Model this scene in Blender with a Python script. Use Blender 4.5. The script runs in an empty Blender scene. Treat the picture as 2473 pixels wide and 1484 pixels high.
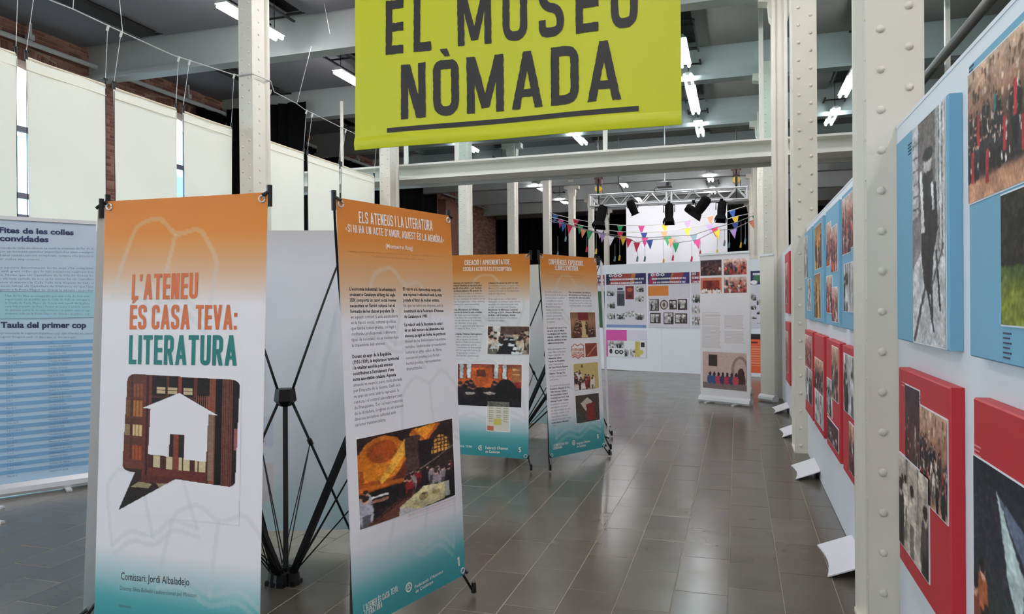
import bpy, bmesh, math, random
import numpy as np
from mathutils import Vector, Matrix

# ------------------------------------------------------------------ camera, sky, exposure
SC = bpy.context.scene
COL = SC.collection
F0, CX, CY = 1740.0, 1236.5, 742.0
TH, PI = math.radians(17.36), math.pi
PITCH, RHO = 9 / 1740.0, 0.0085
CAM = np.array([0, 0, 1.42])
_R = np.array([math.cos(TH), math.sin(TH), 0]); _F = np.array([-math.sin(TH), math.cos(TH), 0]); _U = np.array([0, 0, 1.0])
FW = _F * math.cos(PITCH) - _U * math.sin(PITCH)
_u = _U * math.cos(PITCH) + _F * math.sin(PITCH)
RT = _R * math.cos(RHO) - _u * math.sin(RHO)
UP = _u * math.cos(RHO) + _R * math.sin(RHO)
cd = bpy.data.cameras.new('camera'); cam = bpy.data.objects.new('camera', cd); COL.objects.link(cam)
cd.sensor_width = 36; cd.lens = 36 * F0 / 2473; cd.clip_start = 0.05; cd.clip_end = 300
cam.matrix_world = Matrix(((RT[0], UP[0], -FW[0], CAM[0]), (RT[1], UP[1], -FW[1], CAM[1]), (RT[2], UP[2], -FW[2], CAM[2]), (0, 0, 0, 1)))
SC.camera = cam
SC.view_settings.view_transform = 'Standard'; SC.view_settings.look = 'None'
SC.view_settings.gamma = 1; SC.view_settings.use_curve_mapping = False
SC.view_settings.exposure = 1.08
W = bpy.data.worlds.new('sky'); SC.world = W; W.use_nodes = True
bg = W.node_tree.nodes['Background']; bg.inputs[0].default_value = (0.80, 0.90, 1.0, 1); bg.inputs[1].default_value = 5.0
SC.cycles.use_denoising = True
SC.cycles.max_bounces = 7; SC.cycles.diffuse_bounces = 4; SC.cycles.glossy_bounces = 3
SC.cycles.transparent_max_bounces = 10
SC.cycles.sample_clamp_indirect = 4.0
TUBE_POWER = 42.0
WALLX, FARY, BACKY, RIGHTX, CEILZ, BEAMZ = -12.5, 37.3, -7.0, 9.0, 6.62, 5.95
WINY = [-6.1, -2.1, 1.9, 5.87, 9.84, 13.81, 17.78, 21.75, 25.7]
for y in WINY[:6]:                                   # sky portals in the window openings
    l = bpy.data.lights.new('sky_portal', 'AREA'); l.shape = 'RECTANGLE'; l.size = 4.9; l.size_y = 2.6
    o = bpy.data.objects.new('sky_portal', l); COL.objects.link(o)
    o.location = (WALLX - 0.42, y, 3.5); o.rotation_euler = (0, -PI / 2, 0); l.cycles.is_portal = True

def ray(x, y): return FW + (x - CX) / F0 * RT - (y - CY) / F0 * UP
def at(x, y, d): return CAM + d * ray(x, y)
def on(ax, v, x, y):
    r = ray(x, y); return CAM + r * ((v - CAM[ax]) / r[ax])
def proj(P):
    q = np.asarray(P, float) - CAM; d = q @ FW
    return np.array([CX + F0 * (q @ RT) / d, CY - F0 * (q @ UP) / d])

# ------------------------------------------------------------------ materials
def lin(c):
    c = np.asarray(c, float) / 255.0
    return np.where(c <= 0.04045, c / 12.92, ((c + 0.055) / 1.055) ** 2.4)
MATS = {}
def mat(name, rgb, rough=0.6, metal=0.0, var=0.0, vscale=3.0, bump=0.0, bscale=40.0, emit=None, spec=0.5, coat=0.0):
    if name in MATS: return MATS[name]
    m = bpy.data.materials.new(name); m.use_nodes = True; nt = m.node_tree; b = nt.nodes['Principled BSDF']
    c = (*lin(rgb), 1); b.inputs['Base Color'].default_value = c
    b.inputs['Roughness'].default_value = rough; b.inputs['Metallic'].default_value = metal
    b.inputs['Specular IOR Level'].default_value = spec
    b.inputs['Coat Weight'].default_value = coat
    g = nt.nodes.new('ShaderNodeNewGeometry')
    if var:
        n = nt.nodes.new('ShaderNodeTexNoise'); n.inputs['Scale'].default_value = vscale; n.inputs['Detail'].default_value = 5
        r = nt.nodes.new('ShaderNodeMix'); r.data_type = 'RGBA'
        lo = [x * (1 - var) for x in c[:3]] + [1]; hi = [min(1, x * (1 + var)) for x in c[:3]] + [1]
        r.inputs['A'].default_value = lo; r.inputs['B'].default_value = hi
        nt.links.new(g.outputs['Position'], n.inputs['Vector']); nt.links.new(n.outputs['Fac'], r.inputs['Factor'])
        nt.links.new(r.outputs['Result'], b.inputs['Base Color'])
    if bump:
        n2 = nt.nodes.new('ShaderNodeTexNoise'); n2.inputs['Scale'].default_value = bscale
        bp = nt.nodes.new('ShaderNodeBump'); bp.inputs['Strength'].default_value = bump; bp.inputs['Distance'].default_value = 0.01
        nt.links.new(g.outputs['Position'], n2.inputs['Vector']); nt.links.new(n2.outputs['Fac'], bp.inputs['Height']); nt.links.new(bp.outputs['Normal'], b.inputs['Normal'])
    if emit:
        b.inputs['Emission Color'].default_value = (*lin(rgb), 1); b.inputs['Emission Strength'].default_value = emit
    MATS[name] = m; return m

def print_mat():                                     # flat printed colour carried by the mesh
    m = bpy.data.materials.new('printed_sheet'); m.use_nodes = True; nt = m.node_tree; b = nt.nodes['Principled BSDF']
    a = nt.nodes.new('ShaderNodeAttribute'); a.attribute_name = 'col'
    nt.links.new(a.outputs['Color'], b.inputs['Base Color'])
    b.inputs['Roughness'].default_value = 0.55; b.inputs['Specular IOR Level'].default_value = 0.3
    n = nt.nodes.new('ShaderNodeTexNoise'); n.inputs['Scale'].default_value = 7; g = nt.nodes.new('ShaderNodeNewGeometry')
    bp = nt.nodes.new('ShaderNodeBump'); bp.inputs['Strength'].default_value = 0.12; bp.inputs['Distance'].default_value = 0.02
    nt.links.new(g.outputs['Position'], n.inputs['Vector']); nt.links.new(n.outputs['Fac'], bp.inputs['Height']); nt.links.new(bp.outputs['Normal'], b.inputs['Normal'])
    return m
PRINT = print_mat()

def cloth_mat(name, rgb, tr):
    m = bpy.data.materials.new(name); m.use_nodes = True; nt = m.node_tree
    for n in list(nt.nodes):
        if n.type != 'OUTPUT_MATERIAL': nt.nodes.remove(n)
    out = [n for n in nt.nodes if n.type == 'OUTPUT_MATERIAL'][0]
    d = nt.nodes.new('ShaderNodeBsdfDiffuse'); t = nt.nodes.new('ShaderNodeBsdfTranslucent'); x = nt.nodes.new('ShaderNodeMixShader')
    w = nt.nodes.new('ShaderNodeTexNoise'); w.inputs['Scale'].default_value = 1.3; w.inputs['Detail'].default_value = 6
    g = nt.nodes.new('ShaderNodeNewGeometry'); mx = nt.nodes.new('ShaderNodeMix'); mx.data_type = 'RGBA'
    c = lin(rgb); mx.inputs['A'].default_value = (*(c * 0.93), 1); mx.inputs['B'].default_value = (*np.minimum(c * 1.04, 1), 1)
    nt.links.new(g.outputs['Position'], w.inputs['Vector']); nt.links.new(w.outputs['Fac'], mx.inputs['Factor'])
    nt.links.new(mx.outputs['Result'], d.inputs[0]); nt.links.new(mx.outputs['Result'], t.inputs[0])
    x.inputs[0].default_value = tr; nt.links.new(d.outputs[0], x.inputs[1]); nt.links.new(t.outputs[0], x.inputs[2])
    nt.links.new(x.outputs[0], out.inputs[0]); return m
M_CLOTH = cloth_mat('white_cloth', (246, 238, 222), 0.5)
M_LIME = mat('lime_vinyl', (200, 206, 26), 0.45, var=0.08, vscale=1.2, bump=0.10, bscale=5)

def glass_mat():
    m = bpy.data.materials.new('clear_glass'); m.use_nodes = True; nt = m.node_tree
    for n in list(nt.nodes):
        if n.type != 'OUTPUT_MATERIAL': nt.nodes.remove(n)
    out = [n for n in nt.nodes if n.type == 'OUTPUT_MATERIAL'][0]
    t = nt.nodes.new('ShaderNodeBsdfTransparent'); t.inputs[0].default_value = (0.80, 0.88, 0.88, 1)
    gl = nt.nodes.new('ShaderNodeBsdfGlossy'); gl.inputs['Roughness'].default_value = 0.02
    x = nt.nodes.new('ShaderNodeMixShader'); lw = nt.nodes.new('ShaderNodeLayerWeight'); pw = nt.nodes.new('ShaderNodeMath'); pw.operation = 'POWER'; pw.inputs[1].default_value = 4; f = nt.nodes.new('ShaderNodeMath'); f.operation = 'MULTIPLY_ADD'; f.inputs[1].default_value = .8; f.inputs[2].default_value = .03
    nt.links.new(lw.outputs['Facing'], pw.inputs[0]); nt.links.new(pw.outputs[0], f.inputs[0])
    nt.links.new(f.outputs[0], x.inputs[0]); nt.links.new(t.outputs[0], x.inputs[1]); nt.links.new(gl.outputs[0], x.inputs[2]); nt.links.new(x.outputs[0], out.inputs[0])
    return m
M_GLASS = glass_mat()

def tile_mat():
    m = bpy.data.materials.new('stone_floor_tile'); m.use_nodes = True; nt = m.node_tree; b = nt.nodes['Principled BSDF']
    g = nt.nodes.new('ShaderNodeNewGeometry'); oi = nt.nodes.new('ShaderNodeObjectInfo')
    ad = nt.nodes.new('ShaderNodeMath'); ad.operation = 'ADD'; fr = nt.nodes.new('ShaderNodeMath'); fr.operation = 'FRACT'
    nt.links.new(g.outputs['Random Per Island'], ad.inputs[0]); nt.links.new(oi.outputs['Random'], ad.inputs[1]); nt.links.new(ad.outputs[0], fr.inputs[0])
    n = nt.nodes.new('ShaderNodeTexNoise'); n.inputs['Scale'].default_value = 3.5; n.inputs['Detail'].default_value = 4; n.inputs['Roughness'].default_value = 0.5
    nt.links.new(g.outputs['Position'], n.inputs['Vector'])
    r = nt.nodes.new('ShaderNodeValToRGB'); e = r.color_ramp.elements
    e[0].position = 0.0; e[0].color = (*lin((84, 77, 69)), 1); e[1].position = 1.0; e[1].color = (*lin((98, 94, 86)), 1)
    k = e.new(0.35); k.color = (*lin((88, 84, 76)), 1); k = e.new(0.7); k.color = (*lin((92, 86, 78)), 1)
    nt.links.new(fr.outputs[0], r.inputs[0])
    mx = nt.nodes.new('ShaderNodeMix'); mx.data_type = 'RGBA'; mx.blend_type = 'MULTIPLY'; mx.inputs['Factor'].default_value = 1
    r2 = nt.nodes.new('ShaderNodeValToRGB'); r2.color_ramp.elements[0].position = 0.25; r2.color_ramp.elements[0].color = (0.85, 0.83, 0.80, 1)
    r2.color_ramp.elements[1].position = 0.75; r2.color_ramp.elements[1].color = (1.06, 1.06, 1.05, 1)
    nt.links.new(n.outputs['Fac'], r2.inputs[0]); nt.links.new(r.outputs[0], mx.inputs['A']); nt.links.new(r2.outputs[0], mx.inputs['B'])
    nt.links.new(mx.outputs['Result'], b.inputs['Base Color'])
    rr = nt.nodes.new('ShaderNodeMapRange'); rr.inputs['To Min'].default_value = 0.17; rr.inputs['To Max'].default_value = 0.27
    nt.links.new(n.outputs['Fac'], rr.inputs[0]); nt.links.new(rr.outputs[0], b.inputs['Roughness'])
    b.inputs['Specular IOR Level'].default_value = 0.5
    bp = nt.nodes.new('ShaderNodeBump'); bp.inputs['Strength'].default_value = 0.12; bp.inputs['Distance'].default_value = 0.004
    nt.links.new(n.outputs['Fac'], bp.inputs['Height']); nt.links.new(bp.outputs['Normal'], b.inputs['Normal'])
    return m
M_TILE = tile_mat()

def brick_mat():
    m = bpy.data.materials.new('red_brick'); m.use_nodes = True; nt = m.node_tree; b = nt.nodes['Principled BSDF']
    g = nt.nodes.new('ShaderNodeNewGeometry'); oi = nt.nodes.new('ShaderNodeObjectInfo')
    ad = nt.nodes.new('ShaderNodeMath'); ad.operation = 'ADD'; fr = nt.nodes.new('ShaderNodeMath'); fr.operation = 'FRACT'
    nt.links.new(g.outputs['Random Per Island'], ad.inputs[0]); nt.links.new(oi.outputs['Random'], ad.inputs[1]); nt.links.new(ad.outputs[0], fr.inputs[0])
    r = nt.nodes.new('ShaderNodeValToRGB'); e = r.color_ramp.elements
    e[0].color = (*lin((104, 66, 56)), 1); e[1].color = (*lin((150, 112, 98)), 1); k = e.new(0.5); k.color = (*lin((126, 84, 72)), 1)
    nt.links.new(fr.outputs[0], r.inputs[0]); nt.links.new(r.outputs[0], b.inputs['Base Color']); b.inputs['Roughness'].default_value = 0.9
    return m
M_BRICK = brick_mat()
M_COLUMN = mat('cream_paint', (214, 210, 198), 0.5, var=0.05, vscale=4, bump=0.15, bscale=14)
M_BEAM = mat('grey_white_paint', (172, 176, 174), 0.5, var=0.05, vscale=1.5)
M_BEAMW = mat('white_beam_paint', (226, 226, 218), 0.45, var=0.03)
M_PANEL = mat('daylit_grey_ceiling_board', (112, 111, 116), 0.85, var=0.06, vscale=1.0)  # left-hand boards, cool cast of the window daylight put into the colour
M_PANELW = mat('brown_grey_ceiling_board', (116, 108, 102), 0.85, var=0.06, vscale=1.0)
M_DARK = mat('dark_void', (34, 32, 32), 0.9)
M_BLACK = mat('black_plastic', (13, 13, 15), 0.45, spec=.35)
M_DRAPE = mat('black_drape', (8, 8, 9), 0.95, spec=0.1)
M_WHITE = mat('white_panel', (226, 229, 236), 0.5, var=0.015, vscale=2)
M_SCREENW = mat('white_screen', (240, 240, 245), 0.7)
M_STEEL = mat('galvanised_steel', (170, 172, 172), 0.35, metal=0.8)
M_ALU = mat('brushed_aluminium', (214, 215, 218), 0.3, metal=0.35)
M_WIRE = mat('steel_cable', (205, 205, 200), 0.35, metal=0.3)
M_MORTAR = mat('mortar', (150, 128, 112), 0.95)
M_GROUT = mat('tile_grout', (140, 130, 114), 0.7)
M_TUBE = mat('fluorescent_tube', (252, 251, 255), 0.5, emit=TUBE_POWER)
M_INK = mat('dark_ink', (40, 36, 38), 0.6)
M_YELLOW = mat('yellow_casing', (214, 176, 56), 0.5)
M_HOIST = mat('red_brown_trolley', (60, 26, 24), 0.5)
M_FOOT = mat('white_foot_plate', (214, 214, 218), 0.5)
M_FRAMEG = mat('grey_window_frame', (110, 112, 128), 0.5)

# ------------------------------------------------------------------ mesh helpers
ORG = {}
def V(*a): return np.array(a, float)
class MB:
    def __init__(s): s.v = []; s.f = []; s.n = 0; s.marks = []
    def mark(s): s.marks.append((s.n, len(s.f)))
    def add(s, vs, fs):
        s.v.extend([tuple(map(float, p)) for p in vs]); s.f.extend([tuple(i + s.n for i in f) for f in fs]); s.n += len(vs); return s
    def box(s, a, b, M=None):
        x0, y0, z0 = a; x1, y1, z1 = b
        vs = [(x, y, z) for z in (z0, z1) for y in (y0, y1) for x in (x0, x1)]
        if M is not None: vs = [tuple(M @ Vector(p)) for p in vs]
        return s.add(vs, [(0, 2, 3, 1), (4, 5, 7, 6), (0, 1, 5, 4), (2, 6, 7, 3), (0, 4, 6, 2), (1, 3, 7, 5)])
    def bar(s, p, q, w, h, up=(0, 0, 1)):            # rectangular bar between two points
        p = V(*p); q = V(*q); d = (q - p) / np.linalg.norm(q - p); up = V(*up)
        if abs(d @ up) > 0.98: up = V(1, 0, 0)
        a = np.cross(d, up); a /= np.linalg.norm(a); b = np.cross(a, d)
        vs = [e + a * sx * w / 2 + b * sz * h / 2 for e in (p, q) for sx, sz in ((-1, -1), (1, -1), (1, 1), (-1, 1))]
        return s.add(vs, [(0, 1, 2, 3), (7, 6, 5, 4), (0, 4, 5, 1), (1, 5, 6, 2), (2, 6, 7, 3), (3, 7, 4, 0)])
    def tube(s, pts, r, n=8, cap=True):
        pts = [V(*p) for p in pts]; k = len(pts); rs = r if hasattr(r, '__len__') else [r] * k; vs = []
        prev = None
        for i, p in enumerate(pts):
            d = pts[min(i + 1, k - 1)] - pts[max(i - 1, 0)]; d /= (np.linalg.norm(d) + 1e-12)
            a = np.cross(d, V(0, 0, 1) if abs(d[2]) < 0.9 else V(1, 0, 0)) if prev is None else prev - d * (prev @ d)
            if np.linalg.norm(a) < 1e-6: a = np.cross(d, V(0.3, 0.5, 0.8))
            a /= np.linalg.norm(a); b = np.cross(d, a); prev = a
            for j in range(n):
                t = 2 * PI * j / n; vs.append(p + rs[i] * (a * math.cos(t) + b * math.sin(t)))
        fs = [(i * n + j, i * n + (j + 1) % n, (i + 1) * n + (j + 1) % n, (i + 1) * n + j) for i in range(k - 1) for j in range(n)]
        if cap: fs += [tuple(range(n))[::-1], tuple((k - 1) * n + j for j in range(n))]
        return s.add(vs, fs)
    def dome(s, c, nrm, r, h, n=8):                  # rivet head
        c = V(*c); nrm = V(*nrm); a = np.cross(nrm, V(0, 0, 1) if abs(nrm[2]) < 0.9 else V(1, 0, 0)); a /= np.linalg.norm(a); b = np.cross(nrm, a)
        vs = []
        for rr, hh in ((1, 0), (0.9, 0.45), (0.55, 0.86)):
            vs += [c + nrm * h * hh + r * rr * (a * math.cos(2 * PI * j / n) + b * math.sin(2 * PI * j / n)) for j in range(n)]
        vs.append(c + nrm * h)
        fs = [(i * n + j, i * n + (j + 1) % n, (i + 1) * n + (j + 1) % n, (i + 1) * n + j) for i in range(2) for j in range(n)]
        fs += [(2 * n + j, 2 * n + (j + 1) % n, 3 * n) for j in range(n)]
        return s.add(vs, fs)
    def prism(s, poly, d):                           # poly: 3d points, d: extrusion
        k = len(poly); d = V(*d); vs = [V(*p) for p in poly] + [V(*p) + d for p in poly]
        fs = [tuple(range(k))[::-1], tuple(range(k, 2 * k))] + [(i, (i + 1) % k, k + (i + 1) % k, k + i) for i in range(k)]
        return s.add(vs, fs)
    def split(s, name, m, parent=None, **kw):        # one object for every marked run of lettering
        mk = s.marks + [(s.n, len(s.f))]
        for (v0, f0), (v1, f1) in zip(mk[:-1], mk[1:]):
            if f1 > f0:
                b = MB(); b.v = s.v[v0:v1]; b.f = [tuple(i - v0 for i in f) for f in s.f[f0:f1]]; b.n = v1 - v0; b.build(name, m, parent, **kw)
    def build(s, name, m, parent=None, org=None, smooth=False, kind=None, label=None, cols=None, fix=True):
        me = bpy.data.meshes.new(name)
        o0 = V(*(ORG[parent.name] if parent else (org if org is not None else (0, 0, 0))))
        vs = np.array(s.v) - o0
        me.from_pydata([tuple(p) for p in vs], [], s.f)
        if fix and len(s.f) < 3000:
            bm = bmesh.new(); bm.from_mesh(me); bmesh.ops.recalc_face_normals(bm, faces=bm.faces); bm.to_mesh(me); bm.free()
        if smooth:
            me.polygons.foreach_set('use_smooth', [True] * len(me.polygons))
        me.materials.append(m)
        o = bpy.data.objects.new(name, me); COL.objects.link(o)
        if parent: o.parent = parent; ORG[o.name] = tuple(o0)
        else: o.location = tuple(o0); ORG[o.name] = tuple(o0)
        if kind: o['kind'] = kind
        if label: o['label'] = label
        return o
def thing(name, label, cat, loc, group=None):
    o = bpy.data.objects.new(name, None); COL.objects.link(o); o.location = tuple(map(float, loc)); ORG[o.name] = tuple(map(float, loc))
    o.empty_display_size = 0.2; o['label'] = label; o['category'] = cat
    if group: o['group'] = group
    return o
def tag(o, label, cat, group=None):
    o['label'] = label; o['category'] = cat
    if group: o['group'] = group
    return o
ORD = ['nearest', 'second', 'third', 'fourth', 'fifth', 'sixth', 'seventh', 'eighth', 'ninth', 'tenth']
rnd = random.Random(7)

# ------------------------------------------------------------------ painted canvases (printed pictures)
class Cv:
    def __init__(s, w, h, c=(230, 230, 232)):
        s.w, s.h = w, h; s.a = np.empty((h, w, 3)); s.a[:] = c
        s.X, s.Y = np.meshgrid(np.linspace(0, 1, w), np.linspace(0, 1, h))
    def mask(s, m, c, al=1.0):
        m = (m.astype(float) * al)[..., None]; s.a = s.a * (1 - m) + np.array(c, float) * m; return s
    def rect(s, x0, y0, x1, y1, c, al=1.0): return s.mask((s.X >= x0) & (s.X <= x1) & (s.Y >= y0) & (s.Y <= y1), c, al)
    def ell(s, x, y, rx, ry, c, al=1.0): return s.mask(((s.X - x) / rx) ** 2 + ((s.Y - y) / ry) ** 2 <= 1, c, al)
    def pmask(s, p):
        m = np.zeros((s.h, s.w), bool); k = len(p)
        for i in range(k):
            (x0, y0), (x1, y1) = p[i], p[(i + 1) % k]
            if y0 == y1: continue
            c = (s.Y < y0) != (s.Y < y1); m ^= c & (s.X < (x1 - x0) * (s.Y - y0) / (y1 - y0) + x0)
        return m
    def poly(s, p, c, al=1.0): return s.mask(s.pmask(p), c, al)
    def line(s, pts, wd, c, al=1.0, asp=1.0):
        m = np.zeros((s.h, s.w), bool)
        for (x0, y0), (x1, y1) in zip(pts[:-1], pts[1:]):
            dx, dy = x1 - x0, (y1 - y0) * asp; L = dx * dx + dy * dy + 1e-12
            t = np.clip(((s.X - x0) * dx + (s.Y - y0) * asp * dy) / L, 0, 1)
            m |= (s.X - x0 - t * dx) ** 2 + ((s.Y - y0) * asp - t * dy) ** 2 < (wd / 2) ** 2
        return s.mask(m, c, al)
    def vgrad(s, stops):
        ys = [p[0] for p in stops]
        for k in range(3): s.a[..., k] = np.interp(s.Y, ys, [p[1][k] for p in stops])
        return s
    def noise(s, amp, seed=0, cell=3):
        r = np.random.RandomState(seed); n = r.rand(s.h // cell + 3, s.w // cell + 3) - 0.5
        yy = np.linspace(0, n.shape[0] - 1.01, s.h); xx = np.linspace(0, n.shape[1] - 1.01, s.w)
        i = yy.astype(int)[:, None]; j = xx.astype(int)[None]; fy = (yy % 1)[:, None]; fx = (xx % 1)[None]
        v = n[i, j] * (1 - fy) * (1 - fx) + n[i + 1, j] * fy * (1 - fx) + n[i, j + 1] * (1 - fy) * fx + n[i + 1, j + 1] * fy * fx
        s.a = np.clip(s.a + v[..., None] * 2 * amp, 0, 255); return s
    def people(s, n, y0, y1, sz, cols, skin=(196, 150, 128), seed=0, x0=0, x1=1):
        r = random.Random(seed)
        for k in range(n):
            y = y0 + (y1 - y0) * k / max(1, n - 1); x = r.uniform(x0, x1); z = sz * (0.8 + 0.5 * k / n)
            c = r.choice(cols); a = s.w / s.h
            s.ell(x, y + z * 1.5, z * 0.62, z * 1.7, c); s.rect(x - z * 0.35, y + z * 1.6, x + z * 0.35, y + z * 4, [q * 0.5 for q in c])
            s.ell(x, y, z * 0.30, z * 0.42, skin); s.ell(x, y - z * 0.18, z * 0.3, z * 0.3, (40, 30, 28))
        return s
def _field(h, w, cell, r):
    n = r.rand(h // cell + 3, w // cell + 3) - 0.5
    yy = np.linspace(0, n.shape[0] - 1.01, h); xx = np.linspace(0, n.shape[1] - 1.01, w)
    i = yy.astype(int)[:, None]; j = xx.astype(int)[None]; fy = (yy % 1)[:, None]; fx = (xx % 1)[None]
    return n[i, j] * (1 - fy) * (1 - fx) + n[i + 1, j] * fy * (1 - fx) + n[i, j + 1] * (1 - fy) * fx + n[i + 1, j + 1] * fy * fx
def organic(c, seed=1, amt=1.0):                     # wobble outlines and break up flat areas, as in a photograph
    r = np.random.RandomState(seed); h, w = c.h, c.w
    J, I = np.meshgrid(np.arange(w), np.arange(h)); k = max(2, w // 22)
    dx = (_field(h, w, k, r) * w * .02 + _field(h, w, 2, r) * 1.3) * amt; dy = (_field(h, w, k, r) * w * .02 + _field(h, w, 2, r) * 1.3) * amt
    a = c.a[np.clip((I + dy).astype(int), 0, h - 1), np.clip((J + dx).astype(int), 0, w - 1)]
    lum = 1 + _field(h, w, max(3, w // 9), r) * .38 + _field(h, w, 2, r) * .3
    hi = (_field(h, w, 2, r) > .36)[..., None] * 34.0 * amt
    a = a * lum[..., None] + hi
    p = np.pad(a, ((1, 1), (1, 1), (0, 0)), 'edge'); a = a * .5 + (p[:-2, 1:-1] + p[2:, 1:-1] + p[1:-1, :-2] + p[1:-1, 2:]) * .125
    c.a = np.clip(a, 0, 255); return c
PH = {}
def photo(*k):
    return organic(photo_(*k), (k[3] if len(k) > 3 else 1) + 5)
def photo_(kind, w, h, seed=1):
    r = random.Random(seed); c = Cv(w, h)
    if kind == 'street':
        c.vgrad([(0, (196, 158, 132)), (0.35, (150, 108, 88)), (0.7, (70, 52, 50)), (1, (188, 140, 112))])
        for k in range(14):
            x = r.random(); y = r.uniform(0, .3); c.rect(x, y, x + .05, y + .09, r.choice([(120, 80, 62), (220, 190, 170), (92, 66, 56)]))
        c.people(46, .28, .72, .075, [(30, 28, 34), (44, 38, 44), (150, 44, 50), (34, 34, 44), (206, 190, 180), (60, 40, 40)], seed=seed); c.noise(18, seed)
    elif kind == 'bw':
        c.vgrad([(0, (206, 200, 200)), (.5, (150, 146, 146)), (1, (196, 194, 194))])
        for k in range(7): x = r.random(); c.rect(x, 0, x + .06, .55, r.choice([(120, 116, 116), (176, 172, 172)]))
        c.people(r.choice([3, 5, 8]), .25, .4, .2, [(44, 42, 44), (70, 66, 68), (210, 208, 208)], (178, 172, 170), seed); c.noise(14, seed)
    elif kind == 'fair':
        c.vgrad([(0, (206, 182, 172)), (.4, (170, 110, 98)), (1, (110, 70, 64))])
        c.people(26, .2, .8, .11, [(150, 60, 60), (90, 44, 56), (220, 190, 180), (200, 90, 70), (56, 50, 70)], seed=seed); c.noise(22, seed, 2)
    elif kind == 'gold':
        c.vgrad([(0, (150, 110, 70)), (.5, (200, 150, 70)), (1, (222, 176, 84))]); c.people(8, .2, .6, .16, [(60, 40, 36), (110, 60, 60)], seed=seed); c.noise(16, seed, 2)
    elif kind == 'dusk':
        c.vgrad([(0, (60, 42, 50)), (.6, (84, 46, 48)), (1, (46, 34, 42))]); c.people(12, .3, .75, .1, [(96, 44, 44), (190, 180, 180), (40, 34, 44)], seed=seed); c.noise(20, seed, 2)
    elif kind == 'garden':
        c.vgrad([(0, (34, 48, 32)), (.5, (58, 74, 40)), (.75, (112, 116, 44)), (1, (128, 134, 54))]); c.rect(0, 0, .45, .55, (38, 34, 28)); c.noise(26, seed, 3)
        c.ell(.42, .42, .09, .10, (214, 206, 196)); c.ell(.42, .31, .045, .05, (176, 130, 100)); c.rect(.38, .5, .45, .7, (150, 110, 80))
    return c

def unwrap(S, c, off=0.001, u0=0, v0=0, u1=1, v1=1, mb=None):
    """grid of the canvas laid on surface S between two corners of (u, v)"""
    w, h = c.w, c.h
    vs = [S(u0 + (u1 - u0) * i / (w - 1), v0 + (v1 - v0) * j / (h - 1), off) for j in range(h) for i in range(w)]
    fs = [(j * w + i, (j + 1) * w + i, (j + 1) * w + i + 1, j * w + i + 1) for j in range(h - 1) for i in range(w - 1)]
    return vs, fs, c.a.reshape(-1, 3)
def paint_obj(name, layers, parent=None, org=None, label=None):
    mb = MB(); cols = []
    for vs, fs, cc in layers: mb.add(vs, fs); cols.append(cc)
    o = mb.build(name, PRINT, parent, org, fix=False, label=label)
    cc = np.concatenate(cols); rgba = np.ones((len(cc), 4), np.float32); rgba[:, :3] = lin(np.clip(cc, 0, 255))
    at_ = o.data.color_attributes.new('col', 'FLOAT_COLOR', 'POINT'); at_.data.foreach_set('color', rgba.ravel())
    return o

# ------------------------------------------------------------------ lettering
def rr(pts, r, n=5):                                 # round the inner corners of a polyline
    out = [pts[0]]
    for i in range(1, len(pts) - 1):
        p, q, s_ = map(lambda a: V(*a), (pts[i - 1], pts[i], pts[i + 1]))
        a = (p - q); b = (s_ - q); la, lb = np.linalg.norm(a), np.linalg.norm(b); t = min(r, la / 2, lb / 2)
        A, B = q + a / la * t, q + b / lb * t
        for k in range(n + 1):
            u = k / n; out.append(tuple((1 - u) ** 2 * A + 2 * u * (1 - u) * q + u * u * B))
    out.append(pts[-1]); return out
def strip(pts, t, closed=False):
    P = [V(*pts[0])]
    for p in pts[1:]:
        if np.linalg.norm(V(*p) - P[-1]) > 2e-3: P.append(V(*p))
    k = len(P); L = []; Rr = []
    for i in range(k):
        d1 = P[i] - P[i - 1] if i else (P[1] - P[0]); d2 = P[i + 1] - P[i] if i < k - 1 else P[i] - P[i - 1]
        d1 /= np.linalg.norm(d1) + 1e-9; d2 /= np.linalg.norm(d2) + 1e-9
        n = V(-d1[1] - d2[1], d1[0] + d2[0]); n /= np.linalg.norm(n) + 1e-9; m = t / 2 / max(0.5, n @ V(-d1[1], d1[0]))
        L.append(P[i] + n * m); Rr.append(P[i] - n * m)
    vs = L + Rr; fs = [(i, i + 1, k + i + 1, k + i) for i in range(k - 1)]
    return vs, fs
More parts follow.
